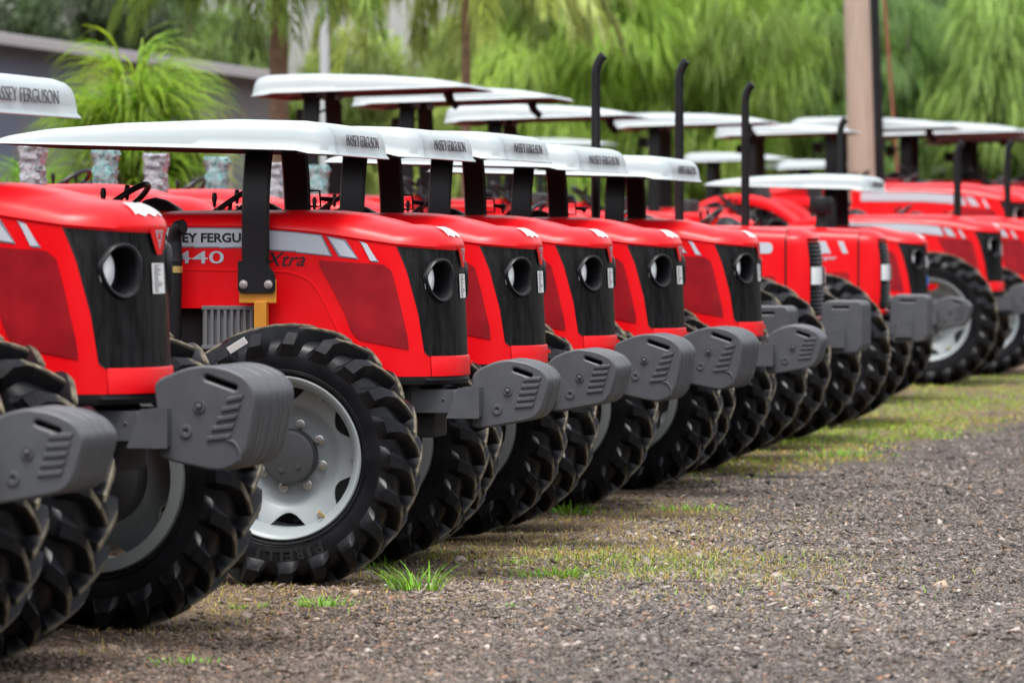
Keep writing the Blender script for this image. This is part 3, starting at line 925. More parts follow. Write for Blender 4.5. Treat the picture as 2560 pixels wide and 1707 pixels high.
def tractor(label, loc, rz, k=1.0, kind='new', group='red tractors parked in the front row', axle_dx=.03, canopy_dx=0, canopy=True, canopy_dz=0, plates=None, nplates=8, pipe=None, wrapped=False,
            decals=False, steer=0, lights=False, lamp=False, wheel_k=1.0, super_text=None, precleaner=False, sticker=False, painted_glare=True, detail=True, name='tractor', posts_dz=0, clutter=True):
    t = thing(name, label, 'tractor', loc, rz, group, k)
    obj('chassis', L['chassis'], t)
    if kind == 'new':
        h = obj('hood', L['hood'], t)
        obj('stripe', L['stripe'], h)
        if painted_glare: obj('nose_glare_patch', L['painted_glare'], h)
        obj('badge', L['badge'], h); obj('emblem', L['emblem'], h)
        if decals:
            lettering(h, 'MASSEY FERGUSON', .60, .047, (-.485, -HW - .0055, 1.661), 'ink', .03)
            lettering(h, decals, .245, .062, (-.535, -HW - .003, 1.565), 'decal', .004)
            lettering(h, 'Xtra', .205, .066, (-.105, -HW - .003, 1.556), 'ink', .0, .38)
        g = obj('grille', L['grille'], t)
        b_ = obj('bar_code_sticker', L['barcode'], g); obj('bar_code_lines', L['bars'], g)
        if sticker: obj('blue_sticker', L['bluesticker'], g)
        obj('chin_panel', L['chin'], t); obj('chin_sill', L['sill'], t)
        for s in (-1, 1):
            hl = obj('headlight', L['hl%d' % s], t); obj('lens', L['lens%d' % s], hl)
            obj('side_mesh', L['mesh%d' % s], t)
        obj('side_vent', L['vent'], t)
    else:
        h = obj('hood', OLD['hood'], t); obj('hood_seam', OLD['seam'], h); obj('side_mesh', OLD['mesh'], t)
        g = obj('grille', OLD['grille'], t)
        for s in (-1, 1): obj('headlight', OLD['lens%d' % s], t)
        if super_text == 'pill': obj('label_plate', OLD['pill'], h)
        else: obj('stripe', OLD['stripes'], h)
        lettering(h, 'Super', .17, .052, (.10, -BW - .003, 1.487), 'decal', .01, .3)
        if precleaner: obj('precleaner', OLD['precleaner'], t)
    if clutter:
        obj('dashboard', L['dash'], t); obj('steering_wheel', L['steer'], t)
    obj('seat', L['seat'], t)
    for s in (-1, 1): obj('rear_fender', L['fender%d' % s], t)
    if canopy:
        dz = canopy_dz
        for s in (-1, 1):
            p = obj('canopy_post', L['post%d' % s], t, (0, 0, 0), (0, 0, 0), 1)
            if dz: p.scale = (1, 1, (2.11 + dz - 1.5) / .61); p.location.z = 1.5 - 1.5 * p.scale[2]
            if detail:
                br = obj('post_bracket', L['bracket%d' % s], t); obj('bracket_bolt', L['bolts%d' % s], br)
            obj('post_mount', L['mount%d' % s], t)
        c = obj('canopy', L['canopy'], t, (canopy_dx, 0, dz))
        lettering(c, 'MASSEY FERGUSON', .70, .056, (CXF - .0125, 0, 2.137), 'inkgrey', -.008, 0, .002, (0, radians(0), radians(90)), nm='canopy_lettering').rotation_euler = (radians(-6), 0, radians(90))
        if lamp: obj('lamp_bracket', L['lampbr'], t)
        if lights:
            obj('work_light', L['worklight'], t, (0, 0, dz)); obj('rear_lamp', L['rearlamp'], t, (0, 0, dz))
    if wrapped:
        for s in (-1, 1): obj('wrapped_post', wrap_mesh(s, 1.76, 2.02), t)
    if pipe == 'low':
        e = obj('exhaust_pipe', L['lowpipe'], t); obj('pipe_clamp', L['clamp'], e)
    elif pipe:
        obj('exhaust_stack', tall_pipe_mesh(**pipe), t)
    for s in (-1, 1):
        wheel(t, s, axle_dx, .82, wheel_k, steer, letters=(decals and s < 0), nutsp=detail)
        wheel(t, s, -2.15, .78, 1.26, 0, nutsp=False)
    if plates:
        cr = obj('weight_carrier', L['carrier'], t)
        pl, (pf, ribs, txt), ps = PL[plates]
        y0 = -(nplates - 1) / 2 * PT
        for i in range(nplates):
            me = pf if i == 0 else (ps if i == 4 else pl)
            jig = random.uniform(-.003, .003)
            w = obj('ballast_weight', me, t, (jig, y0 + i * PT, random.uniform(-.003, .003)))
            if i == 0 and ribs:
                obj('weight_ribs', ribs, w)
                for tm, c in txt: obj('cast_lettering', tm, w, c)
    return t

def place(hx, hy, D, deg, dz=0, k=1.0):
    """origin of a tractor whose near headlight is seen at photo pixel hx and depth D"""
    th = radians(deg); X = (hx - CX) / F * D
    lx, ly = .635 * k, -.22 * k
    return (X - (lx * cos(th) + ly * sin(th)), D + lx * sin(th) - ly * cos(th), dz), -th
# ------------------------------------------------------------------ front row
def depth(s): return 21.53 / s
R0 = 'red tractors parked in the front row'
def row(hx, s, deg, label, k=1.0, **kw):
    loc, rz = place(hx, 0, depth(s) , deg, 0, k)
    return tractor(label, loc, rz, k, group=R0, **kw)

row(-166, 1.40, 13, 'red tractor cut off at left edge, only its slanted grey weights and tyre in view', plates='slanted', nplates=9)
T1 = row(301, 1.22, 16, 'nearest red tractor at left with shaded front wheel and thick stack of bulged grey weights', k=1.05, axle_dx=.18, canopy_dx=-.05, plates='bulged', nplates=11)
T2 = row(1097, 1.0, 11, 'red tractor numbered 440 with bright silver front wheel and low clamped exhaust pipe', plates='slanted', nplates=8, pipe='low', decals='440', lamp=True)
row(1296, .91, 13, 'red tractor right behind the one numbered 440, slanted grey weights with cast lettering', plates='slanted', nplates=10, pipe='low', lamp=True, canopy_dz=.025)
row(1476, .826, 14, 'middle red tractor with bulged grey weights, third behind the one numbered 440'.replace('third', 'second'), plates='bulged', nplates=10, lamp=True, axle_dx=.17, canopy_dz=.06)
row(1650, .762, 17, 'fourth canopied red tractor counting from the 440, bulged grey weights', plates='bulged', nplates=11, lamp=True, axle_dx=.13, canopy_dz=.03)
row(1859, .708, 12, 'red canopied tractor with few slanted weights, just before the rounded older hoods', plates='slanted', nplates=7, pipe=dict(y=.74, x=-.59, zt_=3.02, r=.033))
def old(px, D, deg, label, k=1.0, **kw):
    th = radians(deg); X = (px - CX) / F * D
    return tractor(label, (X - .62 * cos(th) * k, D + .62 * sin(th) * k, 0), -th, k, kind='old', group=R0, plates='square', canopy=False, wheel_k=1.09, **kw)
old(1862, 32.8, 12, 'older red tractor mostly hidden, only its tall exhaust stack and square weight showing', nplates=11, axle_dx=.28, pipe=dict(y=.2, x=.09, zt_=3.04, zb_=1.7, r=.033))
old(2055, 35.8, 13, 'older red tractor with rounded nose, slatted grille and long white label plate', nplates=11, super_text='pill', axle_dx=.12, pipe=dict(y=.10, x=-.03, zt_=2.97, zb_=1.7, r=.033))
old(2224, 39.6, 11, 'older red tractor with rounded nose and black square precleaner on top of the hood', nplates=11, super_text='stripes', axle_dx=.02, precleaner=True)
row(2292, .475, 13, 'red canopied tractor with a blue sticker on its black grille', plates='slanted', nplates=6, sticker=True, canopy_dz=.09, pipe=dict(y=.76, x=-.31, zt_=2.97, r=.036))
row(2482, .425, 11, 'tall red tractor with large silver rimmed front wheel in view near the right edge', k=1.08, canopy=False, wheel_k=1.12, plates='slanted', nplates=8, pipe=dict(y=.2, x=.22, zt_=2.62, zb_=1.7, r=.04))
row(2606, .392, 11, 'red tractor at the right edge with its nose cut off by the frame', k=1.08, canopy=False, plates='slanted', nplates=8, pipe=dict(y=.2, x=.20, zt_=2.72, zb_=1.7, r=.038))
row(2700, .36, 11, 'red tractor beyond the right edge, only its slim exhaust stack in view', k=1.08, canopy=False, nplates=8, pipe=dict(y=.2, x=-.32, zt_=2.66, zb_=1.7, r=.038))

# ------------------------------------------------------------------ tractors behind
R1 = 'red tractors in the second row'
def facing_right(postpx, D, deg, label, k=1.13, wrapped=True, **kw):
    th = radians(deg); X = (postpx - CX) / F * D
    lx, ly = -.2 * k, -.62 * k
    return tractor(label, (X - (lx * cos(th) + ly * sin(th)), D + lx * sin(th) - ly * cos(th), 0), -th, k, group=R1, canopy=False, wrapped=wrapped, detail=False, painted_glare=False, **kw)
facing_right(82, 29.5, 15, 'red tractor without canopy behind the left tractors, two posts wrapped in pinkish and teal plastic')
facing_right(390, 32.6, 15, 'red tractor without canopy behind the tractor numbered 440, posts wrapped in crumpled plastic')
facing_right(690, 36.5, 12, 'red tractor without canopy, wrapped posts glimpsed behind the black post of the second canopy')
def facing_left(pxl, pxr, yb, label, deg=11, k=1.15, **kw):
    wpx = pxr - pxl; D = ((CXF - CXR) * cos(radians(deg)) + 1.2 * sin(radians(deg))) * k * F / wpx
    rz = pi - radians(deg); c = (CXF + CXR) / 2 * k; dz = (HC + (600 - yb) / F * D) / k - 2.09
    X = ((pxl + pxr) / 2 - CX) / F * D
    return tractor(label, (X - c * cos(rz), D - c * sin(rz), 0), rz, k, group=R1, canopy_dz=dz, lights=True, detail=False, painted_glare=False, **kw)
facing_left(632, 1240, 236, 'large red tractor facing away whose white canopy is highest, a palm trunk rising behind it')
facing_left(880, 1442, 261, 'large red tractor facing away, canopy tucked under and right of the highest canopy')
facing_left(1108, 1628, 303, 'large red tractor facing away whose canopy passes behind the leftmost tall exhaust stack')
facing_left(1526, 1962, 318, 'large red tractor facing away whose canopy lies behind the middle and right tall exhaust stacks')
facing_left(1780, 2164, 340, 'large red tractor facing away, canopy ending just in front of the wooden pole')
facing_left(1962, 2420, 330, 'large red tractor facing away, canopy passing behind the wooden pole', k=1.45)
facing_left(2150, 2590, 340, 'large red tractor facing away, right of the wooden pole, canopy behind the rusty cable', k=1.45)
facing_left(2300, 2735, 355, 'large red tractor facing away, canopy cut by the right edge of the frame', k=1.45)
facing_right(2330, 60, 11, 'large red tractor facing right between the rusty cable and the tall silver rimmed tractor', k=1.35, wrapped=False)
facing_right(2445, 63, 11, 'large red tractor facing right behind the slim exhaust stacks at the right edge', k=1.35, wrapped=False)
R2 = 'far tractors in the third row'
for px, D, yb, lab in [(1330, 92, 368, 'far white canopied tractor above the third front canopy'), (1750, 84, 405, 'far white canopied tractor seen between the middle and right exhaust stacks'),
                   (1860, 96, 425, 'far white canopied tractor just right of the right tall exhaust stack'), (1980, 90, 422, 'far white canopied tractor in front of the brown trunk left of the pole'),
                   (2360, 98, 432, 'far white canopied tractor low between dark posts right of the pole'), (2470, 104, 440, 'far white canopied tractor lowest at the right edge')]:
    th = radians(11); rz = pi - th
    t = tractor(lab, ((px - CX) / F * D, D, 0), rz, 1.12, group=R2, canopy_dz=(HC + (600 - yb) / F * D) / 1.12 - 2.09, detail=False, painted_glare=False)

# paper tag on the bright wheel's tyre
for ch in T2.children:
    if ch.name.startswith('front_wheel') and abs(ch.location.y + .82) < .01:
        ty = [c for c in ch.children if c.name.startswith('tyre')][0]
        ty.rotation_euler.y = .08
        mb = MB(); mb.box((0, 0, 0), (.10, .004, .034))
        p = obj('paper_tag', mb.mesh('paper_tag', 'paper', 0), ch, (-.20, -.215, .535), (.35, -.55, .0))
        p['label'] = 'small white paper tag stuck on the tyre'

# ------------------------------------------------------------------ ground
def attr_mat(name, rough=.8, trans=0, bmp=None):
    m, nt, b = nmat(name); M[name] = m
    a = nt.nodes.new('ShaderNodeAttribute'); a.attribute_name = 'tint'
    nt.links.new(a.outputs['Color'], b.inputs['Base Color']); b.inputs['Roughness'].default_value = rough
    if trans:
        t = nt.nodes.new('ShaderNodeBsdfTranslucent'); nt.links.new(a.outputs['Color'], t.inputs[0])
        mx = nt.nodes.new('ShaderNodeMixShader'); mx.inputs[0].default_value = trans
        out = nt.nodes['Material Output']
        nt.links.new(b.outputs[0], mx.inputs[1]); nt.links.new(t.outputs[0], mx.inputs[2]); nt.links.new(mx.outputs[0], out.inputs[0])
    return m
attr_mat('stone', .55); attr_mat('blade', .55, .35); attr_mat('leaf', .5, .5)

def np_mesh(name, V, faces_flat, nper, matname, tint=None, smooth=False):
    """V (n,3); faces_flat (m,nper)"""
    me = bpy.data.meshes.new(name); n = len(V); m = len(faces_flat)
    me.vertices.add(n); me.vertices.foreach_set('co', np.ascontiguousarray(V, dtype=np.float32).ravel())
    me.loops.add(m * nper); me.loops.foreach_set('vertex_index', np.ascontiguousarray(faces_flat, dtype=np.int32).ravel())
    me.polygons.add(m); me.polygons.foreach_set('loop_start', np.arange(0, m * nper, nper, dtype=np.int32))
    if tint is not None:
        at = me.attributes.new('tint', 'FLOAT_COLOR', 'POINT')
        c = np.ones((n, 4), np.float32); c[:, :3] = tint; at.data.foreach_set('color', c.ravel())
    me.materials.append(M[matname]); me.update(calc_edges=True)
    if smooth: me.polygons.foreach_set('use_smooth', np.ones(m, bool))
    return me

rng = np.random.default_rng(4)
def fbm(x, y, seed=0):
    r = np.random.default_rng(seed); out = np.zeros_like(x)
    for o in range(5):
        for _ in range(3):
            a = r.uniform(0, 2 * pi); f = 2 ** o * r.uniform(.7, 1.3); out += np.sin((x * cos(a) + y * sin(a)) * f + r.uniform(0, 6)) / 2 ** (o * .7) / 3
    return out
def gravel_edge(Y): return np.interp(Y, [10, 17.95, 19.9, 22.6, 25, 31, 33.4, 40.8, 55, 90, 400], [-3.2, -1.24, -.54, .28, .85, 1.6, 2.4, 4.75, 9, 20, 100])   # right of it: loose gravel lane
def front_line(Y): return np.interp(Y, [10, 15.3, 17.9, 21.9, 30.6, 45.3, 60, 400], [-3, -1.95, -1.3, -.3, 1.55, 4.1, 7, 70])   # line of the front tyres

m, nt, b = nmat('ground_soil'); M['ground'] = m
geo = nt.nodes.new('ShaderNodeNewGeometry'); sp = nt.nodes.new('ShaderNodeSeparateXYZ'); nt.links.new(geo.outputs['Position'], sp.inputs[0])
def math_(op, a, b_=None):
    n = nt.nodes.new('ShaderNodeMath'); n.operation = op
    for i, v in enumerate((a, b_)):
        if v is None: continue
        if isinstance(v, (int, float)): n.inputs[i].default_value = v
        else: nt.links.new(v, n.inputs[i])
    return n.outputs[0]
def gn(scale, det=5, ro=.6):
    n = nt.nodes.new('ShaderNodeTexNoise'); n.inputs['Scale'].default_value = scale; n.inputs['Detail'].default_value = det; n.inputs['Roughness'].default_value = ro
    nt.links.new(geo.outputs['Position'], n.inputs['Vector']); return n.outputs['Fac']
la = nt.nodes.new('ShaderNodeAttribute'); la.attribute_name = 'lane'; edge = la.outputs['Fac']
edge = math_('ADD', edge, math_('MULTIPLY', math_('SUBTRACT', gn(1.6), .5), 2.2))
lane = nt.nodes.new('ShaderNodeMapRange'); lane.inputs[1].default_value = -.35; lane.inputs[2].default_value = .35; nt.links.new(edge, lane.inputs[0])
fine = ramp(nt, gn(38, 4, .7), [(.32, (.035, .029, .026)), (.5, (.078, .066, .058)), (.68, (.135, .115, .102))])
soil = ramp(nt, gn(9, 6, .7), [(.3, (.075, .052, .036)), (.55, (.155, .108, .068)), (.75, (.23, .165, .095))])
mix = nt.nodes.new('ShaderNodeMix'); mix.data_type = 'RGBA'
nt.links.new(lane.outputs[0], mix.inputs[0]); nt.links.new(soil.outputs[0], mix.inputs[6]); nt.links.new(fine.outputs[0], mix.inputs[7])
nt.links.new(mix.outputs[2], b.inputs['Base Color']); b.inputs['Roughness'].default_value = .9
bump(nt, b, gn(45, 4, .7), 1.0, .02)
mb = MB()
# one sheet, finer near the camera, gently uneven
ys = np.concatenate([np.linspace(-30, 14, 12), np.linspace(14.5, 60, 150), np.linspace(62, 420, 40)]); xs = np.concatenate([np.linspace(-220, -9, 20), np.linspace(-8.5, 16, 110), np.linspace(17, 220, 20)])
XX, YY = np.meshgrid(xs, ys)
def gz(X, Y):
    return .018 * fbm(X * .9, Y * .9, 2) * ((Y > 13) & (Y < 80)) - .015
ZZ = gz(XX, YY)
mb.grid([[(XX[i, j], YY[i, j], ZZ[i, j]) for j in range(len(xs))] for i in range(len(ys))])
me = mb.mesh('ground', 'ground', 180)
co = np.empty(len(me.vertices) * 3); me.vertices.foreach_get('co', co); co = co.reshape(-1, 3)
at = me.attributes.new('lane', 'FLOAT', 'POINT'); at.data.foreach_set('value', np.ascontiguousarray(co[:, 0] - gravel_edge(co[:, 1]), dtype=np.float32))
tag(obj('ground', me), kind='structure')

# stones of the lane
def ico():
    p = (1 + 5 ** .5) / 2
    v = np.array([(-1, p, 0), (1, p, 0), (-1, -p, 0), (1, -p, 0), (0, -1, p), (0, 1, p), (0, -1, -p), (0, 1, -p), (p, 0, -1), (p, 0, 1), (-p, 0, -1), (-p, 0, 1)]) / sqrt(1 + p * p)
    f = np.array([(0, 11, 5), (0, 5, 1), (0, 1, 7), (0, 7, 10), (0, 10, 11), (1, 5, 9), (5, 11, 4), (11, 10, 2), (10, 7, 6), (7, 1, 8), (3, 9, 4), (3, 4, 2), (3, 2, 6), (3, 6, 8), (3, 8, 9), (4, 9, 5), (2, 4, 11), (6, 2, 10), (8, 6, 7), (9, 8, 1)])
    return v, f
IV, IF = ico()
def sample_px(n, x0, x1, y0, y1, pw=1.0):
    px = rng.uniform(x0, x1, n); py = rng.uniform(0, 1, n) ** pw * (y1 - y0) + y0
    Y = HC * F / (py - CY); X = (px - CX) / F * Y
    return X, Y, px, py
n = 300000
X, Y, px, py = sample_px(n, -80, 2700, 960, 1760, .8)
ex = [sample_px(45000, -900, -80, 960, 2300, .8), sample_px(60000, 2700, 3900, 960, 2300, .8), sample_px(60000, -80, 2700, 1760, 2400, .8)]   # the lane goes on beside the frame
X = np.concatenate([X] + [e[0] for e in ex]); Y = np.concatenate([Y] + [e[1] for e in ex]); n = len(X)
dl = X - gravel_edge(Y) + .55 * fbm(X * 1.1, Y * 1.1, 8)
keep = dl > rng.normal(-.05, .28, n)
keep |= (rng.uniform(0, 1, n) < .16 + .16 * fbm(X * 2.2, Y * 2.2, 17)) & (Y < 33)
X, Y, dl = X[keep], Y[keep], dl[keep]; n = len(X)
size = .0045 + .0036 * rng.gamma(1.3, .8, n); size = np.minimum(size, .028) * (1 + (Y - 17) * .02); size = np.where(rng.uniform(0, 1, n) < .008, size * 1.6, size)
sc = np.stack([size * rng.uniform(.8, 1.5, n), size * rng.uniform(.8, 1.5, n), size * rng.uniform(.22, .6, n)], 1)
V = IV[None] * rng.uniform(.45, 1.3, (n, 12, 1)) * sc[:, None, :]
a = rng.uniform(0, 2 * pi, n); tl = rng.normal(0, .5, n)
ca, sa, ct, st_ = np.cos(a)[:, None], np.sin(a)[:, None], np.cos(tl)[:, None], np.sin(tl)[:, None]
x, y, z = V[..., 0], V[..., 1], V[..., 2]
y, z = y * ct - z * st_, y * st_ + z * ct
x, y = x * ca - y * sa, x * sa + y * ca
V = np.stack([x + X[:, None], y + Y[:, None], z + (gz(X, Y) + sc[:, 2] * .35)[:, None]], -1)
val = np.exp(rng.normal(-2.27, .48, n) + .30 * fbm(X * .8, Y * .5, 61) + .12 * fbm(X * 3, Y * 2, 62)); base = np.stack([val * 1.14, val * .96, val * .85], 1) * (1 + np.clip(-X * .25 + .1, 0, .5)[:, None] * (.35, .05, -.2))
warm = rng.uniform(0, 1, n); base[warm > .86] *= (1.25, 1.0, .78); base[warm > .994] = (.40, .36, .31); base[(warm > .988) & (warm < .994)] = (.26, .12, .075)
base = np.clip(base, .012, .5)
tint = np.repeat(base, 12, 0)
faces = (IF[None] + 12 * np.arange(n)[:, None, None]).reshape(-1, 3)
tag(obj('gravel', np_mesh('gravel', V.reshape(-1, 3), faces, 3, 'stone', tint)), 'loose grey brown gravel covering the lane in front of the tractors', 'gravel', kind='stuff')

# grass blades: arrays of bent tapered strips
def blades(X, Y, Z, hgt, width, lean, col, az=None):
    n = len(X); az = rng.uniform(0, 2 * pi, n) if az is None else az
    dx, dy = np.cos(az), np.sin(az); wx, wy = -dy, dx
    V = np.zeros((n, 7, 3))
    for k, (t, wk) in enumerate([(0, 1), (.4, .85), (.75, .55)]):
        off = lean * t ** 1.7; hh = hgt * (t - .25 * (lean / np.maximum(hgt, 1e-4)).clip(0, 1.5) * t * t)
        for s, sg in ((0, -1), (1, 1)):
            V[:, 2 * k + s, 0] = X + dx * off + wx * width * wk * sg / 2
            V[:, 2 * k + s, 1] = Y + dy * off + wy * width * wk * sg / 2
            V[:, 2 * k + s, 2] = Z + hh
    V[:, 6, 0] = X + dx * lean; V[:, 6, 1] = Y + dy * lean; V[:, 6, 2] = Z + hgt * (1 - .25 * (lean / np.maximum(hgt, 1e-4)).clip(0, 1.5))
    f = np.array([(0, 1, 3, 2), (2, 3, 5, 4), (4, 5, 6, 6)])
    F4 = (f[None] + 7 * np.arange(n)[:, None, None])
    tri = np.concatenate([F4[:, :2].reshape(-1, 4)[:, [0, 1, 2]], F4[:, :2].reshape(-1, 4)[:, [0, 2, 3]], F4[:, 2, :3]], 0)
    return V.reshape(-1, 3), tri, np.repeat(col, 7, 0)
GREEN = np.array((.22, .42, .025)); DRY = np.array((.50, .33, .11)); OLIVE = np.array((.33, .36, .05))
# verge grass along the tyres
n = 260000
X, Y, px, py = sample_px(n, 150, 2600, 930, 1640, 1.0)
nz = fbm(X * 1.6, Y * 1.0, 21)
far = np.clip((Y - 29) / 5, 0, 1)
ed = gravel_edge(Y) + .5 * fbm(X * 1.4, Y * 1.2, 12) - X
inn = np.clip(ed / .35 + .5, 0, 1) * np.clip((X - front_line(Y) + 1.6) / .5, 0, 1)
patch = np.exp(-(((Y - 23.6) / 2.3) ** 2 + ((X - .75) / .75) ** 2))
p = inn * (.35 + .65 * (fbm(X * 2.6, Y * 1.8, 44) > -.15)) * np.clip(.03 + .34 * nz * np.clip((Y - 20) / 3, .25, 1) + 1.1 * far, .004, 1) + np.clip(patch * (.75 + .7 * nz), 0, 1) * .7
keep = rng.uniform(0, 1, n) < p
X, Y, nz = X[keep], Y[keep], nz[keep]; n = len(X); far = np.clip((Y - 26) / 8, 0, 1)
g = rng.uniform(0, 1, n) < np.clip(.12 + .5 * fbm(X * 1.1, Y * .8, 33) + .50 * far, .04, .9)
col = np.where(g[:, None], GREEN + (OLIVE - GREEN) * rng.uniform(0, .8, n)[:, None], DRY + (OLIVE - DRY) * rng.uniform(0, .6, n)[:, None]) * rng.uniform(.7, 1.3, n)[:, None]
h = np.where(g, rng.uniform(.02, .055, n), rng.uniform(.012, .04, n))
V, tri, tint = blades(X, Y, gz(X, Y), h, rng.uniform(.003, .006, n) * (1 + far), h * rng.uniform(.3, 1.4, n), col)
tag(obj('verge_grass', np_mesh('verge_grass', V, tri, 3, 'blade', tint)), 'short dry and green grass along the front tyres', 'grass', kind='stuff')
# straw litter
n = 14000
X, Y, px, py = sample_px(n, 250, 2300, 1050, 1640)
dl = X - gravel_edge(Y); k = (np.abs(dl + .35) < rng.gamma(1.2, .45, n)); X, Y = X[k], Y[k]; n = len(X)
V, tri, tint = blades(X, Y, gz(X, Y) + .012, rng.uniform(.002, .012, n), rng.uniform(.002, .0035, n), rng.uniform(.04, .14, n), DRY * rng.uniform(.6, 1.3, n)[:, None])
tag(obj('straw_litter', np_mesh('straw_litter', V, tri, 3, 'blade', tint)), 'thin dry straw stems lying on the gravel', 'straw', kind='stuff')
# single tufts
def tuft(px, py, n, r, h, label, green=1.0):
    Y0 = HC * F / (py - CY); X0 = (px - CX) / F * Y0
    a = rng.uniform(0, 2 * pi, n); q = np.sqrt(rng.uniform(0, 1, n)) * r
    hh = h * rng.uniform(.4, 1.1, n)
    col = (GREEN * (.75, .88, .8) * green + (DRY * (1 - green))) * rng.uniform(.7, 1.5, n)[:, None]
    V, tri, tint = blades(q * np.cos(a), q * np.sin(a) * .6, np.zeros(n) - .005, hh, rng.uniform(.005, .010, n), hh * rng.uniform(.5, 1.5, n), col, a + rng.normal(0, .5, n))
    o = obj('grass_tuft', np_mesh('grass_tuft', V, tri, 3, 'blade', tint), None, (X0, Y0, float(gz(np.array([X0]), np.array([Y0]))[0])))
    tag(o, label, 'grass tuft', 'grass tufts on the gravel')
for a_ in [(1040, 1482, 80, .13, .18, 'largest bright grass tuft with long spread blades, right of the bright front wheel'),
           (813, 1522, 80, .13, .075, 'low wide green tuft in front of the silver rimmed wheel'),
           (620, 1520, 45, .09, .045, 'small green tuft nearest the leftmost large tyre'),
           (1395, 1432, 110, .24, .075, 'long low green patch of grass in front of the second pair of tyres'),
           (1290, 1400, 40, .09, .05, 'small yellowish tuft just behind the long low patch'),
           (1425, 1278, 70, .16, .10, 'bright green tuft growing against the tyre under the third weights'),
           (1735, 1270, 90, .26, .06, 'thin row of green blades between the tyres and the grey lane'),
           (1270, 1522, 16, .05, .04, 'tiny yellow green tuft alone on the gravel'),
           (945, 1408, 40, .10, .07, 'small green tuft touching the bottom of the bright front wheel tyre'),
           (460, 1650, 40, .16, .05, 'sparse reddish green tuft near the bottom left corner'),
           (2080, 1135, 120, .35, .09, 'bright green clump on the grassy verge at right')]:
    tuft(*a_)
# ------------------------------------------------------------------ plants
def frond_strands(base, direc, length, droop, nleaf, leaflen, leafw, col, colvar=.25, up=.6, hang=1.0, seed=0):
    """rachis arch with many narrow hanging leaflets -> V, tri, tint"""
    r = np.random.default_rng(seed)
    t = np.linspace(.12, 1, nleaf)
    dx, dy = direc
    rx = base[0] + dx * length * np.sin(t * 1.35) / np.sin(1.35); ry = base[1] + dy * length * np.sin(t * 1.35) / np.sin(1.35)
    rz = base[2] + length * (up * t - droop * t * t)
    Vs, Ts, Cs = [], [], []; o = 0
    sd = np.where(np.arange(nleaf) % 2 == 0, 1, -1)
    ll = leaflen * (np.sin(t * 2.6 + .35) * .7 + .3) * r.uniform(.75, 1.2, nleaf)
    px_, py_ = -dy, dx
    spread = r.uniform(.2, .55, nleaf) * sd
    V = np.zeros((nleaf, 6, 3))
    for k, (q, wk) in enumerate([(0, .9), (.5, 1.0), (1, .12)]):
        out = ll * q * (1 - .35 * q * hang); dn = ll * (q ** 1.6) * hang * r.uniform(.6, 1.0, nleaf)
        cx = rx + px_ * out * spread + dx * out * .45; cy = ry + py_ * out * spread + dy * out * .45; cz = rz + .12 * ll * q - dn
        wv = leafw * wk / 2
        V[:, 2 * k] = np.stack([cx - dx * wv - px_ * wv * .6, cy - dy * wv - py_ * wv * .6, cz], 1)
        V[:, 2 * k + 1] = np.stack([cx + dx * wv + px_ * wv * .6, cy + dy * wv + py_ * wv * .6, cz + wv * .5], 1)
    f = np.array([(0, 1, 3), (0, 3, 2), (2, 3, 5), (2, 5, 4)])
    T = (f[None] + 6 * np.arange(nleaf)[:, None, None]).reshape(-1, 3)
    c = np.array(col)[None] * (1 + colvar * r.normal(0, 1, (nleaf, 1))).clip(.4, 1.8)
    C = np.repeat(c, 6, 0)
    # rachis
    nr = 8; tt = np.linspace(0, 1, nr); bx = base[0] + dx * length * np.sin(tt * 1.35) / np.sin(1.35); by = base[1] + dy * length * np.sin(tt * 1.35) / np.sin(1.35); bz = base[2] + length * (up * tt - droop * tt * tt)
    w = .018 * (1 - .8 * tt)
    RV = np.zeros((nr, 2, 3)); RV[:, 0] = np.stack([bx - px_ * w, by - py_ * w, bz], 1); RV[:, 1] = np.stack([bx + px_ * w, by + py_ * w, bz + w], 1)
    RT = np.array([(2 * i, 2 * i + 1, 2 * i + 3) for i in range(nr - 1)] + [(2 * i, 2 * i + 3, 2 * i + 2) for i in range(nr - 1)]) + len(V) * 6
    return np.concatenate([V.reshape(-1, 3), RV.reshape(-1, 3)]), np.concatenate([T, RT]), np.concatenate([C, np.repeat(np.array(col)[None] * .8, nr * 2, 0)])

def merge(parts):
    Vs, Ts, Cs = [], [], []; o = 0
    for V, T, C in parts: Vs.append(V); Ts.append(T + o); Cs.append(C); o += len(V)
    return np.concatenate(Vs), np.concatenate(Ts), np.concatenate(Cs)

def trunk_mesh(h, r0, r1, matname, rings=True, lean=0):
    mb = MB(); n = 26; rnd = random.Random(int(h * 100))
    path = [(lean * (i / n) ** 2, 0, h * i / n) for i in range(n + 1)]
    rad = [(r0 + (r1 - r0) * i / n) * (1 + (.05 * (i % 2) if rings else 0) + rnd.uniform(-.02, .02)) for i in range(n + 1)]
    mb.tube(path, rad, 14)
    return mb.mesh('trunk', matname, 60)
M['bark'] = mat('palm_bark', (.13, .075, .045), .85, var=(.24, .15, .10), vscale=7, stretch=(1, 1, 3), bmp=(14, .8, .03))
M['bark2'] = mat('grey_bark', (.10, .085, .06), .85, var=(.17, .14, .10), vscale=6, bmp=(14, .8, .03))
LIME = (.34, .52, .08); MID = (.30, .47, .09); DEEP = (.1, .2, .05); YEL = (.43, .56, .12)

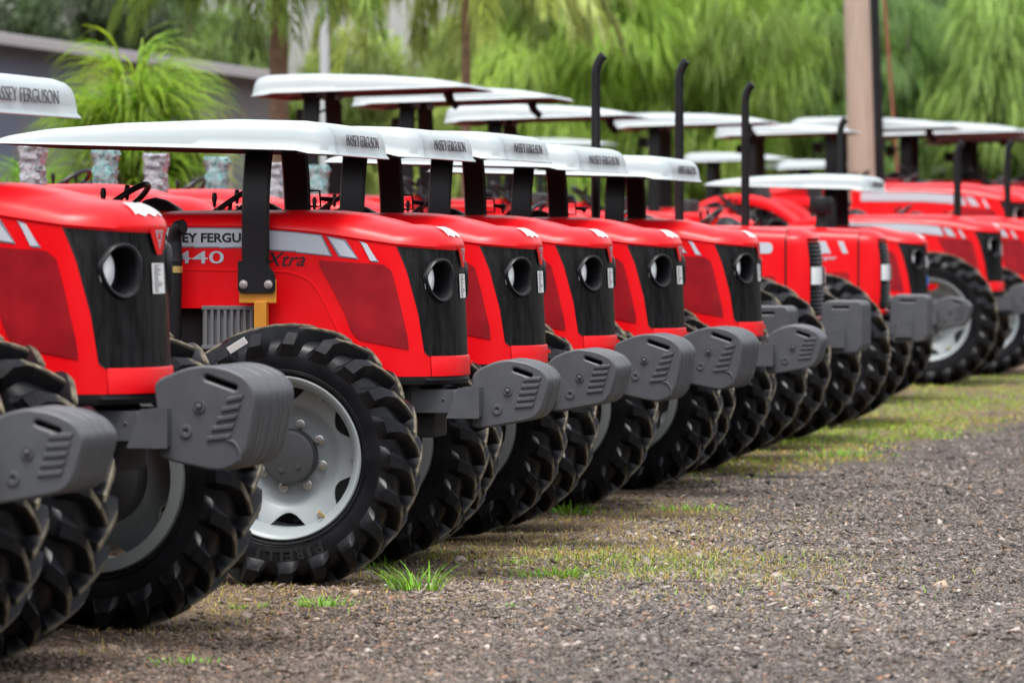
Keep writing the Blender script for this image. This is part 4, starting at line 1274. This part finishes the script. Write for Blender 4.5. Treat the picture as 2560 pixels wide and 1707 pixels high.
def palm(label, px, D, h, r, nf, flen, col, seed, trunkmat='bark', droop=.95, leaflen=.75, nleaf=70, crown_name='palm_tree', tr=.75):
    X = (px - CX) / F * D
    t = thing(crown_name, label, 'palm tree', (X, D, 0), random.uniform(0, 6), 'palm trees behind the tractors')
    obj('trunk', trunk_mesh(h, r, r * tr, trunkmat), t)
    rr = np.random.default_rng(seed); parts = []
    for i in range(nf):
        a = 2 * pi * (i + rr.uniform(-.3, .3)) / nf * 2.618
        el = rr.uniform(.15, 1.0)
        c = np.array(col) * rr.uniform(.7, 1.3)
        parts.append(frond_strands((0, 0, h - .1), (cos(a), sin(a)), flen * rr.uniform(.8, 1.1), droop * rr.uniform(.75, 1.15), nleaf, leaflen, .034, c, .25, el, 1.0, seed * 100 + i))
    V, T, C = merge(parts)
    obj('crown', np_mesh('crown', V, T, 3, 'leaf', C), t)
    return t

def cane_palm(label, px, D, h, n, length, spread, col, seed, width=.019):
    """fountain of long narrow arching blades springing from a dense core of canes"""
    X = (px - CX) / F * D
    t = thing('cane_palm', label, 'palm bush', (X, D, 0), 0, 'feathery palm bushes')
    rr = np.random.default_rng(seed); mb = MB()
    nb = n // 14
    a0 = rr.uniform(0, 2 * pi, nb); q0 = np.sqrt(rr.uniform(0, 1, nb)) * spread
    z0 = h * rr.uniform(.18, .80, nb) * (1 - .2 * (q0 / spread) ** 2)
    for i in range(0, nb, 3):
        bx, by = q0[i] * cos(a0[i]), q0[i] * sin(a0[i])
        mb.tube([(bx * .4, by * .4, 0), (bx * .8, by * .8, z0[i] * .6), (bx, by, z0[i])], [.03, .024, .016], 6)
    A = np.repeat(a0, 14) + rr.normal(0, .55, nb * 14); n = len(A)
    B = np.stack([np.repeat(q0 * np.cos(a0), 14), np.repeat(q0 * np.sin(a0), 14), np.repeat(z0, 14) + rr.normal(0, .05, n)], 1)
    Ln = length * rr.uniform(.45, 1.15, n); e0 = rr.uniform(.75, 1.45, n); e1 = -rr.uniform(.7, 1.5, n)
    K = 7; V = np.zeros((n, 2 * K, 3)); P = B.copy(); w = width * rr.uniform(.6, 1.2, n) / 2
    for k in range(K):
        tt = k / (K - 1); e = e0 + (e1 - e0) * tt ** .9
        wk = w * (.7 + .6 * tt if tt < .5 else 1.9 * (1 - tt) + .08)
        V[:, 2 * k] = P + np.stack([-np.sin(A) * wk, np.cos(A) * wk, wk * .3], 1); V[:, 2 * k + 1] = P - np.stack([-np.sin(A) * wk, np.cos(A) * wk, wk * .3], 1)
        st = Ln / (K - 1); P = P + np.stack([np.cos(A) * np.cos(e) * st, np.sin(A) * np.cos(e) * st, np.sin(e) * st], 1)
    f = np.array([q for k in range(K - 1) for q in ((2 * k, 2 * k + 1, 2 * k + 3), (2 * k, 2 * k + 3, 2 * k + 2))])
    T = (f[None] + 2 * K * np.arange(n)[:, None, None]).reshape(-1, 3)
    c = np.array(col)[None] * np.repeat(rr.uniform(.55, 1.25, (nb, 1)), 14, 0) * rr.uniform(.75, 1.3, (n, 1)) * np.stack([rr.uniform(.8, 1.2, n), np.ones(n), rr.uniform(.7, 1.6, n)], 1)
    obj('stem', mb.mesh('stem', 'bark2', 60), t)
    obj('fronds', np_mesh('fronds', V.reshape(-1, 3), T, 3, 'leaf', np.repeat(c, 2 * K, 0)), t)
    return t

def feather_tree(label, px, D, h, rad, n, col, seed, z0=.12, group='feathery trees behind the tractors', strand=.8, wid=.05, cols=None, name='feathery_tree', cat='tree'):
    """tall tree hung with drooping feathery sprays, each spray a cluster of narrow strips"""
    X = (px - CX) / F * D
    t = thing(name, label, cat, (X, D, 0), random.uniform(0, 6), group)
    rr = np.random.default_rng(seed)
    obj('trunk', trunk_mesh(h * .8, .12, .05, 'bark2', False), t)
    nc = n // 26
    # clump centres fill an uneven crown
    lobes = [(rr.normal(0, rad * .45), rr.normal(0, rad * .45), h * rr.uniform(z0 + .05, .92), rad * rr.uniform(.35, .65)) for _ in range(14)]
    li = rr.integers(0, 14, nc); lb = np.array(lobes)[li]
    v = rr.normal(0, 1, (nc, 3)); v /= np.linalg.norm(v, axis=1)[:, None]
    c = lb[:, :3] + v * lb[:, 3:4] * (rr.uniform(.35, 1, nc) ** .6)[:, None] * (1, 1, 1.25)
    c[:, 2] = np.clip(c[:, 2], h * z0, h * 1.02)
    shade = np.array(cols if cols is not None else [np.array(col) * .55, np.array(col) * .9, np.array(col) * (1.15, 1.08, 1.25)])
    lc = shade[rr.integers(0, len(shade), 14)][li] * rr.uniform(.75, 1.25, (nc, 1))
    az = np.arctan2(v[:, 1], v[:, 0]) + rr.normal(0, .5, nc)
    C = np.repeat(c, 26, 0) + rr.normal(0, .15, (nc * 26, 3)); A = np.repeat(az, 26) + rr.normal(0, .38, nc * 26)
    K = len(C); ln = strand * rr.uniform(.5, 1.2, K); out = ln * rr.uniform(.25, .85, K)
    dx, dy = np.cos(A), np.sin(A); wd = wid * rr.uniform(.5, 1.1, K) / 2
    V = np.zeros((K, 6, 3))
    for k, (q, wk) in enumerate([(0, .6), (.5, 1.), (1., .15)]):
        o_ = out * q ** .8; dz = .30 * ln * q - ln * q ** 1.8 * .85
        V[:, 2 * k] = np.stack([C[:, 0] + dx * o_ - dy * wd * wk, C[:, 1] + dy * o_ + dx * wd * wk, C[:, 2] + dz], 1)
        V[:, 2 * k + 1] = np.stack([C[:, 0] + dx * o_ + dy * wd * wk, C[:, 1] + dy * o_ - dx * wd * wk, C[:, 2] + dz], 1)
    f = np.array([(0, 1, 3), (0, 3, 2), (2, 3, 5), (2, 5, 4)])
    T = (f[None] + 6 * np.arange(K)[:, None, None]).reshape(-1, 3)
    cc = np.repeat(lc, 26, 0) * rr.uniform(.8, 1.25, (K, 1))
    obj('crown', np_mesh('crown', V.reshape(-1, 3), T, 3, 'leaf', np.repeat(cc, 6, 0)), t)
    return t

def leafy_tree(label, px, D, h, rad, n, col, seed, group='broadleaf trees far behind', z0=.2):
    X = (px - CX) / F * D
    t = thing('leafy_tree', label, 'tree', (X, D, 0), random.uniform(0, 6), group)
    rr = np.random.default_rng(seed); obj('trunk', trunk_mesh(h * .75, .22, .08, 'bark2', False), t)
    nl = 60; lobes = np.array([(rr.normal(0, rad * .5), rr.normal(0, rad * .5), h * rr.uniform(z0, .95), rad * rr.uniform(.16, .42)) for _ in range(nl)])
    li = rr.integers(0, nl, n); lb = lobes[li]; v = rr.normal(0, 1, (n, 3)); v /= np.linalg.norm(v, axis=1)[:, None]
    c = lb[:, :3] + v * lb[:, 3:4] * (rr.uniform(.2, 1, n) ** .5)[:, None]
    u = rr.normal(0, 1, (n, 3)); u /= np.linalg.norm(u, axis=1)[:, None]; w = np.cross(u, v); w /= np.linalg.norm(w, axis=1)[:, None]
    s = rr.uniform(.06, .16, n)[:, None]
    V = np.stack([c - u * s, c + w * s * .6, c + u * s, c - w * s * .6], 1)
    T = (np.array([(0, 1, 2), (0, 2, 3)])[None] + 4 * np.arange(n)[:, None, None]).reshape(-1, 3)
    lc = (np.array(col) * rr.uniform(.55, 1.45, (nl, 1)))[li] * rr.uniform(.75, 1.25, (n, 1))
    obj('crown', np_mesh('crown', V.reshape(-1, 3), T, 3, 'leaf', np.repeat(lc, 4, 0)), t)

# bright cane palms at left
cane_palm('bright green arching cane palm rising behind the left tractor canopies', 336, 46, 4.5, 5200, 1.0, .46, (.30, .47, .035), 11)
cane_palm('lower green cane palm at the left edge under the near white canopy', 60, 47, 2.9, 3000, .85, .75, (.26, .44, .035), 12)
cane_palm('dark green cane palm low behind the wrapped posts', 560, 50, 2.1, 1400, .8, .55, (.17, .30, .05), 13)
# tall palms
palm('palm with thick brown trunk rising behind the highest canopy', 697, 56, 5.5, .145, 38, 1.95, (.19, .29, .06), 21, nleaf=80, leaflen=.85)
palm('palm with slender trunk and long hanging fronds above the second canopy', 1165, 66, 6.0, .085, 36, 2.3, (.38, .46, .11), 22, 'bark', leaflen=.95, nleaf=80)
palm('palm behind the shed whose fronds hang in front of the dark trees', 470, 108, 9.2, .12, 22, 2.2, (.15, .23, .04), 23)
palm('palm among feathery trees just right of the right tall exhaust stack', 1815, 110, 8.3, .14, 26, 2.9, (.36, .52, .09), 24, leaflen=.9)
palm('palm among feathery trees just left of the wooden pole', 2035, 112, 8.4, .14, 26, 2.9, (.32, .50, .09), 25, leaflen=.85)
# feathery wall of green
sp_ = [(1290, 82, 7.2, 1.5, YEL, 'yellow green feathery tree above the third front canopy'), (1470, 78, 7.6, 1.5, LIME, 'yellow green feathery tree left of the first tall exhaust stack'),
       (1640, 84, 8.0, 1.6, (.40, .55, .10), 'mid green feathery tree between the first two tall exhaust stacks'), (1790, 78, 7.8, 1.5, LIME, 'bright feathery tree between the middle and right exhaust stacks'),
       (1930, 82, 7.4, 1.5, (.36, .53, .09), 'feathery tree standing right of the right tall exhaust stack'), (2060, 80, 6.6, 1.4, MID, 'green feathery tree directly left of the wooden pole'),
       (2270, 80, 7.2, 1.5, (.14, .26, .06), 'dark green feathery tree right of the rusty cable'), (2420, 84, 7.0, 1.5, (.12, .225, .06), 'dark green feathery tree near the right edge'),
       (2560, 78, 6.6, 1.4, (.25, .40, .08), 'brighter feathery tree cut by the right edge')]
for i, (px_, D_, h_, r_, c_, lab) in enumerate(sp_):
    g = 1.24
    feather_tree(lab, px_, D_ * g, 1.65 + (h_ - 1.65) * g, r_ * g * 1.1, 20000, c_, 40 + i, strand=1.25, wid=.036)
for i, (px_, D_, h_, r_, c_, lab) in enumerate([(880, 110, 6.4, 2.4, (.32, .42, .10), 'olive leafy tree between the two palms'), (1060, 118, 6.2, 2.4, (.25, .38, .10), 'green leafy tree behind the slender palm'),
        (1250, 120, 8.2, 2.6, (.32, .46, .10), 'leafy tree behind the yellow green feathery trees'), (90, 105, 7.4, 2.0, (.05, .085, .03), 'dark leafy tree above the shed roof at the left corner'), (330, 112, 7.6, 1.9, (.08, .145, .04), 'dark green leafy tree above the middle of the shed roof'),
        (500, 108, 7.2, 1.6, (.14, .22, .05), 'green leafy tree over the right end of the shed roof'), (1560, 120, 8.5, 3.0, (.22, .36, .08), 'dark leafy tree filling the gap behind the exhaust stacks'), (1850, 118, 8.5, 3.0, (.22, .36, .08), 'dark leafy tree behind the bright feathery trees'),
        (2130, 116, 8.5, 3.0, (.07, .135, .04), 'dark leafy tree behind the wooden pole'), (2350, 112, 8.8, 3.0, (.06, .115, .035), 'deep green leafy tree at upper right'), (2560, 112, 8.8, 3.0, (.055, .10, .03), 'deep green leafy tree in the upper right corner')]):
    leafy_tree(lab, px_, D_ * 1.18, 1.65 + (h_ - 1.65) * 1.2, r_ * 1.25, 20000, c_, 70 + i)
for i, (px_, D_, h_, r_, c_, lab) in enumerate([(250, 96, 7.6, 1.7, (.055, .09, .03), 'dark drooping tree at the upper left above the shed'), (410, 100, 7.4, 1.2, (.10, .17, .045), 'green drooping tree above the cane palm tips'),
        (590, 102, 7.0, 1.3, (.17, .26, .06), 'soft green drooping tree left of the thick palm trunk'), (900, 104, 6.6, 1.6, (.24, .33, .07), 'soft yellow green tree between thick palm trunk and slender palm')]):
    feather_tree(lab, px_, D_, h_, r_, 9000, c_, 140 + i, strand=.8, wid=.05, group='drooping trees behind the shed')
# hedge mass closing the yard
rr = np.random.default_rng(99); n = 60000
hx = rr.uniform(-24, 28, n); hy = 146 + rr.normal(0, 1.5, n); top = 3.3 + .8 * fbm(hx * .5, hx * .3, 5); hz = rr.uniform(0, 1, n) ** .8 * top
u = rr.normal(0, 1, (n, 3)); u /= np.linalg.norm(u, axis=1)[:, None]; w = np.cross(u, rr.normal(0, 1, (n, 3))); w /= np.linalg.norm(w, axis=1)[:, None]
c = np.stack([hx, hy, hz], 1); s = rr.uniform(.10, .22, n)[:, None]
V = np.stack([c - u * s, c + w * s * .6, c + u * s, c - w * s * .6], 1); T = (np.array([(0, 1, 2), (0, 2, 3)])[None] + 4 * np.arange(n)[:, None, None]).reshape(-1, 3)
cc = np.array((.085, .15, .03)) * (1 + .5 * fbm(hx * 2, hz * 3, 6))[:, None].clip(.3, 1.9)
tag(obj('hedge', np_mesh('hedge', V.reshape(-1, 3), T, 3, 'leaf', np.repeat(cc, 4, 0))), 'distant mass of green shrubs closing the yard', 'shrubs', kind='stuff')

# unseen trees added behind and right of the camera to block low sky light
rr = np.random.default_rng(123); n = 46000
q = rr.uniform(0, 1, n); hx = np.where(q < .45, -70 + q / .45 * 112, 42 + rr.normal(0, 1.5, n)); hy = np.where(q < .45, -26 + rr.normal(0, 1.5, n), -26 + (q - .45) / .55 * 170)
top = 10 + 2.5 * fbm((hx + hy) * .22, hx * .1, 15); hz = rr.uniform(0, 1, n) * top
u = rr.normal(0, 1, (n, 3)); u /= np.linalg.norm(u, axis=1)[:, None]; w = np.cross(u, rr.normal(0, 1, (n, 3))); w /= np.linalg.norm(w, axis=1)[:, None]
c = np.stack([hx, hy, hz], 1); s = rr.uniform(.3, .6, n)[:, None]
V = np.stack([c - u * s, c + w * s * .6, c + u * s, c - w * s * .6], 1); T = (np.array([(0, 1, 2), (0, 2, 3)])[None] + 4 * np.arange(n)[:, None, None]).reshape(-1, 3)
cc = np.array((.06, .10, .03)) * (1 + .5 * fbm((hx + hy) * .8, hz, 16))[:, None].clip(.3, 1.9)
tag(obj('wood', np_mesh('wood', V.reshape(-1, 3), T, 3, 'leaf', np.repeat(cc, 4, 0))), 'unseen tree belt added outside the frame to darken low sky reflections', 'wood', kind='stuff')  # 'wood' here is the added, unseen tree belt

# ------------------------------------------------------------------ shed
M['roof'] = mat('shed_roof', (.52, .50, .53), .6, var=(.58, .56, .59), vscale=2, bmp=(8, .2, .02))
M['fascia'] = mat('shed_fascia', (.44, .42, .44), .7)
m, nt, b = nmat('shed_wall'); M['wall'] = m
n1 = noise(nt, .55, 3, .5, (1, 1, .6)); n2 = noise(nt, 3, 5, .6)
r1 = ramp(nt, n1.outputs['Fac'], [(.40, (.15, .17, .235)), (.50, (.19, .185, .205)), (.56, (.22, .19, .18)), (.60, (.52, .45, .37))])
nt.links.new(r1.outputs[0], b.inputs['Base Color']); b.inputs['Roughness'].default_value = .8
A = W(-700, 0, 66); B = W(672, 0, 84)
def shed():
    t = thing('shed', 'long low grey shed with pale roof behind the cane palm', 'shed', ((A.x + B.x) / 2, (A.y + B.y) / 2, 0), 0)
    c = Vector(((A.x + B.x) / 2, (A.y + B.y) / 2, 0)); d = (Vector((B.x, B.y, 0)) - Vector((A.x, A.y, 0))); Ln = d.length; d.normalize(); nrm = Vector((-d.y, d.x, 0))
    if nrm.y < 0: nrm = -nrm
    def q(u, v, z): return d * (u * Ln / 2) + nrm * v + Vector((0, 0, z))
    hA, hB = 5.2, 4.72
    mb = MB(); vs = [q(-1, 0, 0), q(1, 0, 0), q(1, 0, hB), q(-1, 0, hA), q(-1, 9, 0), q(1, 9, 0), q(1, 9, hB), q(-1, 9, hA)]
    mb.add(vs, [(0, 1, 2, 3), (5, 4, 7, 6), (1, 5, 6, 2), (4, 0, 3, 7)]); obj('wall', mb.mesh('wall', 'wall', 0), t)
    mb = MB(); vs = []
    for z0 in (0, .09):
        vs += [q(-1.02, -.5, hA + .0 + z0), q(1.02, -.5, hB + z0), q(1.02, 4.5, hB + .55 + z0), q(-1.02, 4.5, hA + .55 + z0), q(1.02, 9.5, hB + z0), q(-1.02, 9.5, hA + z0)]
    mb.add(vs, [(0, 1, 2, 3), (3, 2, 4, 5), (6, 9, 8, 7), (9, 11, 10, 8), (0, 6, 7, 1), (5, 4, 10, 11), (1, 7, 8, 2), (2, 8, 10, 4), (0, 3, 9, 6), (3, 5, 11, 9)])
    obj('roof', mb.mesh('roof', 'roof', 0), t)
    mb = MB(); vs = [q(-1.02, -.53, hA - .10), q(1.02, -.53, hB - .10), q(1.02, -.53, hB + .06), q(-1.02, -.53, hA + .06), q(-1.02, -.505, hA - .10), q(1.02, -.505, hB - .10), q(1.02, -.505, hB + .06), q(-1.02, -.505, hA + .06)]
    mb.add(vs, [(0, 1, 2, 3), (5, 4, 7, 6), (3, 2, 6, 7), (0, 4, 5, 1), (1, 5, 6, 2), (4, 0, 3, 7)]); obj('fascia', mb.mesh('fascia', 'fascia', 0), t)
shed()

# ------------------------------------------------------------------ poles
M['wood'] = mat('pole_wood', (.46, .37, .30), .85, var=(.36, .28, .22), vscale=5, stretch=(4, 4, .35), bmp=(18, .5, .01))
M['concrete'] = mat('pole_concrete', (.40, .36, .33), .85, var=(.48, .44, .40), vscale=4)
M['galv'] = mat('galvanised', (.50, .53, .56), .45, var=(.44, .47, .5), vscale=3)
M['rust'] = mat('rusty_cable', (.24, .085, .045), .8)
M['yellowpaint'] = mat('yellow_band', (.50, .36, .10), .7, var=(.42, .33, .18), vscale=6)
def pole_at(name, label, cat, px0, py0, px1, D, r0, r1, h, matname, extra=None, group=None):
    p = W(px0, 600, D); top = W(px1, 0, D)
    t = thing(name, label, cat, (p.x, D, 0), 0, group)
    ztop = top.z; dx = (top.x - p.x) * h / max(.1, ztop)
    mb = MB(); mb.tube([(dx * k, 0, h * k) for k in np.linspace(0, 1, 10)], [r0 + (r1 - r0) * k for k in np.linspace(0, 1, 10)], 20)
    obj('shaft', mb.mesh('shaft', matname, 60), t)
    return t
D = 66.5
t = pole_at('utility_pole', 'thick brown wooden utility pole with pale lower part', 'pole', 2170, 0, 2144, D, .232, .20, 8.5, 'wood')
mb = MB(); mb.tube([(0, 0, 0), (-.0, 0, 1.35), (-.01, 0, 2.5)], [.255, .25, .242], 20); obj('concrete_sleeve', mb.mesh('concrete_sleeve', 'concrete', 60), t)
mb = MB(); mb.tube([(0, 0, 1.5), (0, 0, 2.15)], [.257, .254], 20); obj('yellow_band', mb.mesh('yellow_band', 'yellowpaint', 60), t)
t = pole_at('black_post', 'black round post leaning beside the brown wooden pole', 'post', 2214, 0, 2186, 65, .072, .068, 8, 'black')
mb = MB(); p0 = W(2246, 460, 73); p1 = W(2206, -60, 73); mb.tube([Vector((p0.x + (p0.x - p1.x) * .45, 73, 0)) - Vector((p0.x, 73, 0)), p0 - Vector((p0.x, 73, 0)) , p1 - Vector((p0.x, 73, 0))], .028, 8)
tag(obj('guy_cable', mb.mesh('guy_cable', 'rust', 60), None, (p0.x, 73, 0)), 'thin rusty brown guy cable right of the black post', 'cable')
G = 'grey lamp posts among the trees'
pole_at('lamp_post', 'pale grey tapered lamp post rising behind the highest white canopy', 'lamp post', 816, 0, 811, 60, .095, .05, 6.2, 'galv', group=G)
pole_at('lamp_post', 'slim grey lamp post at the top right among dark trees', 'lamp post', 2366, 0, 2366, 113, .08, .07, 9, 'galv', group=G)
pole_at('lamp_post', 'faint thin grey post behind the right tall exhaust stack', 'lamp post', 1861, 0, 1861, 112, .06, .055, 9, 'galv', group=G)
pole_at('lamp_post', 'grey post glimpsed below the white canopy beside the shed', 'lamp post', 800, 0, 800, 90, .06, .05, 3.0, 'galv', group=G)

# ------------------------------------------------------------------ light, sky, camera
w = bpy.data.worlds.new('World'); scene.world = w; w.use_nodes = True
nt = w.node_tree; bg = nt.nodes['Background']
sky = nt.nodes.new('ShaderNodeTexSky'); sky.sky_type = 'NISHITA'; sky.sun_disc = False
EL, AZ = radians(70), radians(190)
sky.sun_elevation = EL; sky.sun_rotation = AZ; sky.dust_density = 4; sky.air_density = 1.2; sky.ozone_density = .6
hs = nt.nodes.new('ShaderNodeHueSaturation'); hs.inputs['Saturation'].default_value = .28; hs.inputs['Value'].default_value = 1.0
nt.links.new(sky.outputs[0], hs.inputs['Color']); nt.links.new(hs.outputs[0], bg.inputs[0]); bg.inputs[1].default_value = .15
sun = bpy.data.lights.new('sun', 'SUN'); sun.energy = 1.5; sun.angle = radians(24); sun.color = (1, .96, .90)
so = bpy.data.objects.new('sun', sun); COL.objects.link(so)
dirv = Vector((sin(AZ) * cos(EL), cos(AZ) * cos(EL), sin(EL)))
so.rotation_euler = dirv.to_track_quat('Z', 'Y').to_euler(); so.location = (0, 0, 30)

cam = bpy.data.cameras.new('camera'); co_ = bpy.data.objects.new('camera', cam); COL.objects.link(co_)
cam.sensor_width = 36; cam.lens = F / 2560 * 36; cam.clip_end = 2000; cam.clip_start = .5
co_.location = (0, 0, HC); co_.rotation_euler = (pi / 2, 0, 0); cam.shift_y = -(853.5 - 600) / 2560
cam.dof.use_dof = True; cam.dof.focus_distance = 22.4; cam.dof.aperture_fstop = 3.5
scene.camera = co_
vs_ = scene.view_settings; vs_.view_transform = 'Standard'; vs_.look = 'None'; vs_.exposure = 0.95; vs_.gamma = 1
scene.cycles.max_bounces = 6; scene.cycles.diffuse_bounces = 3; scene.cycles.glossy_bounces = 3; scene.cycles.transmission_bounces = 3
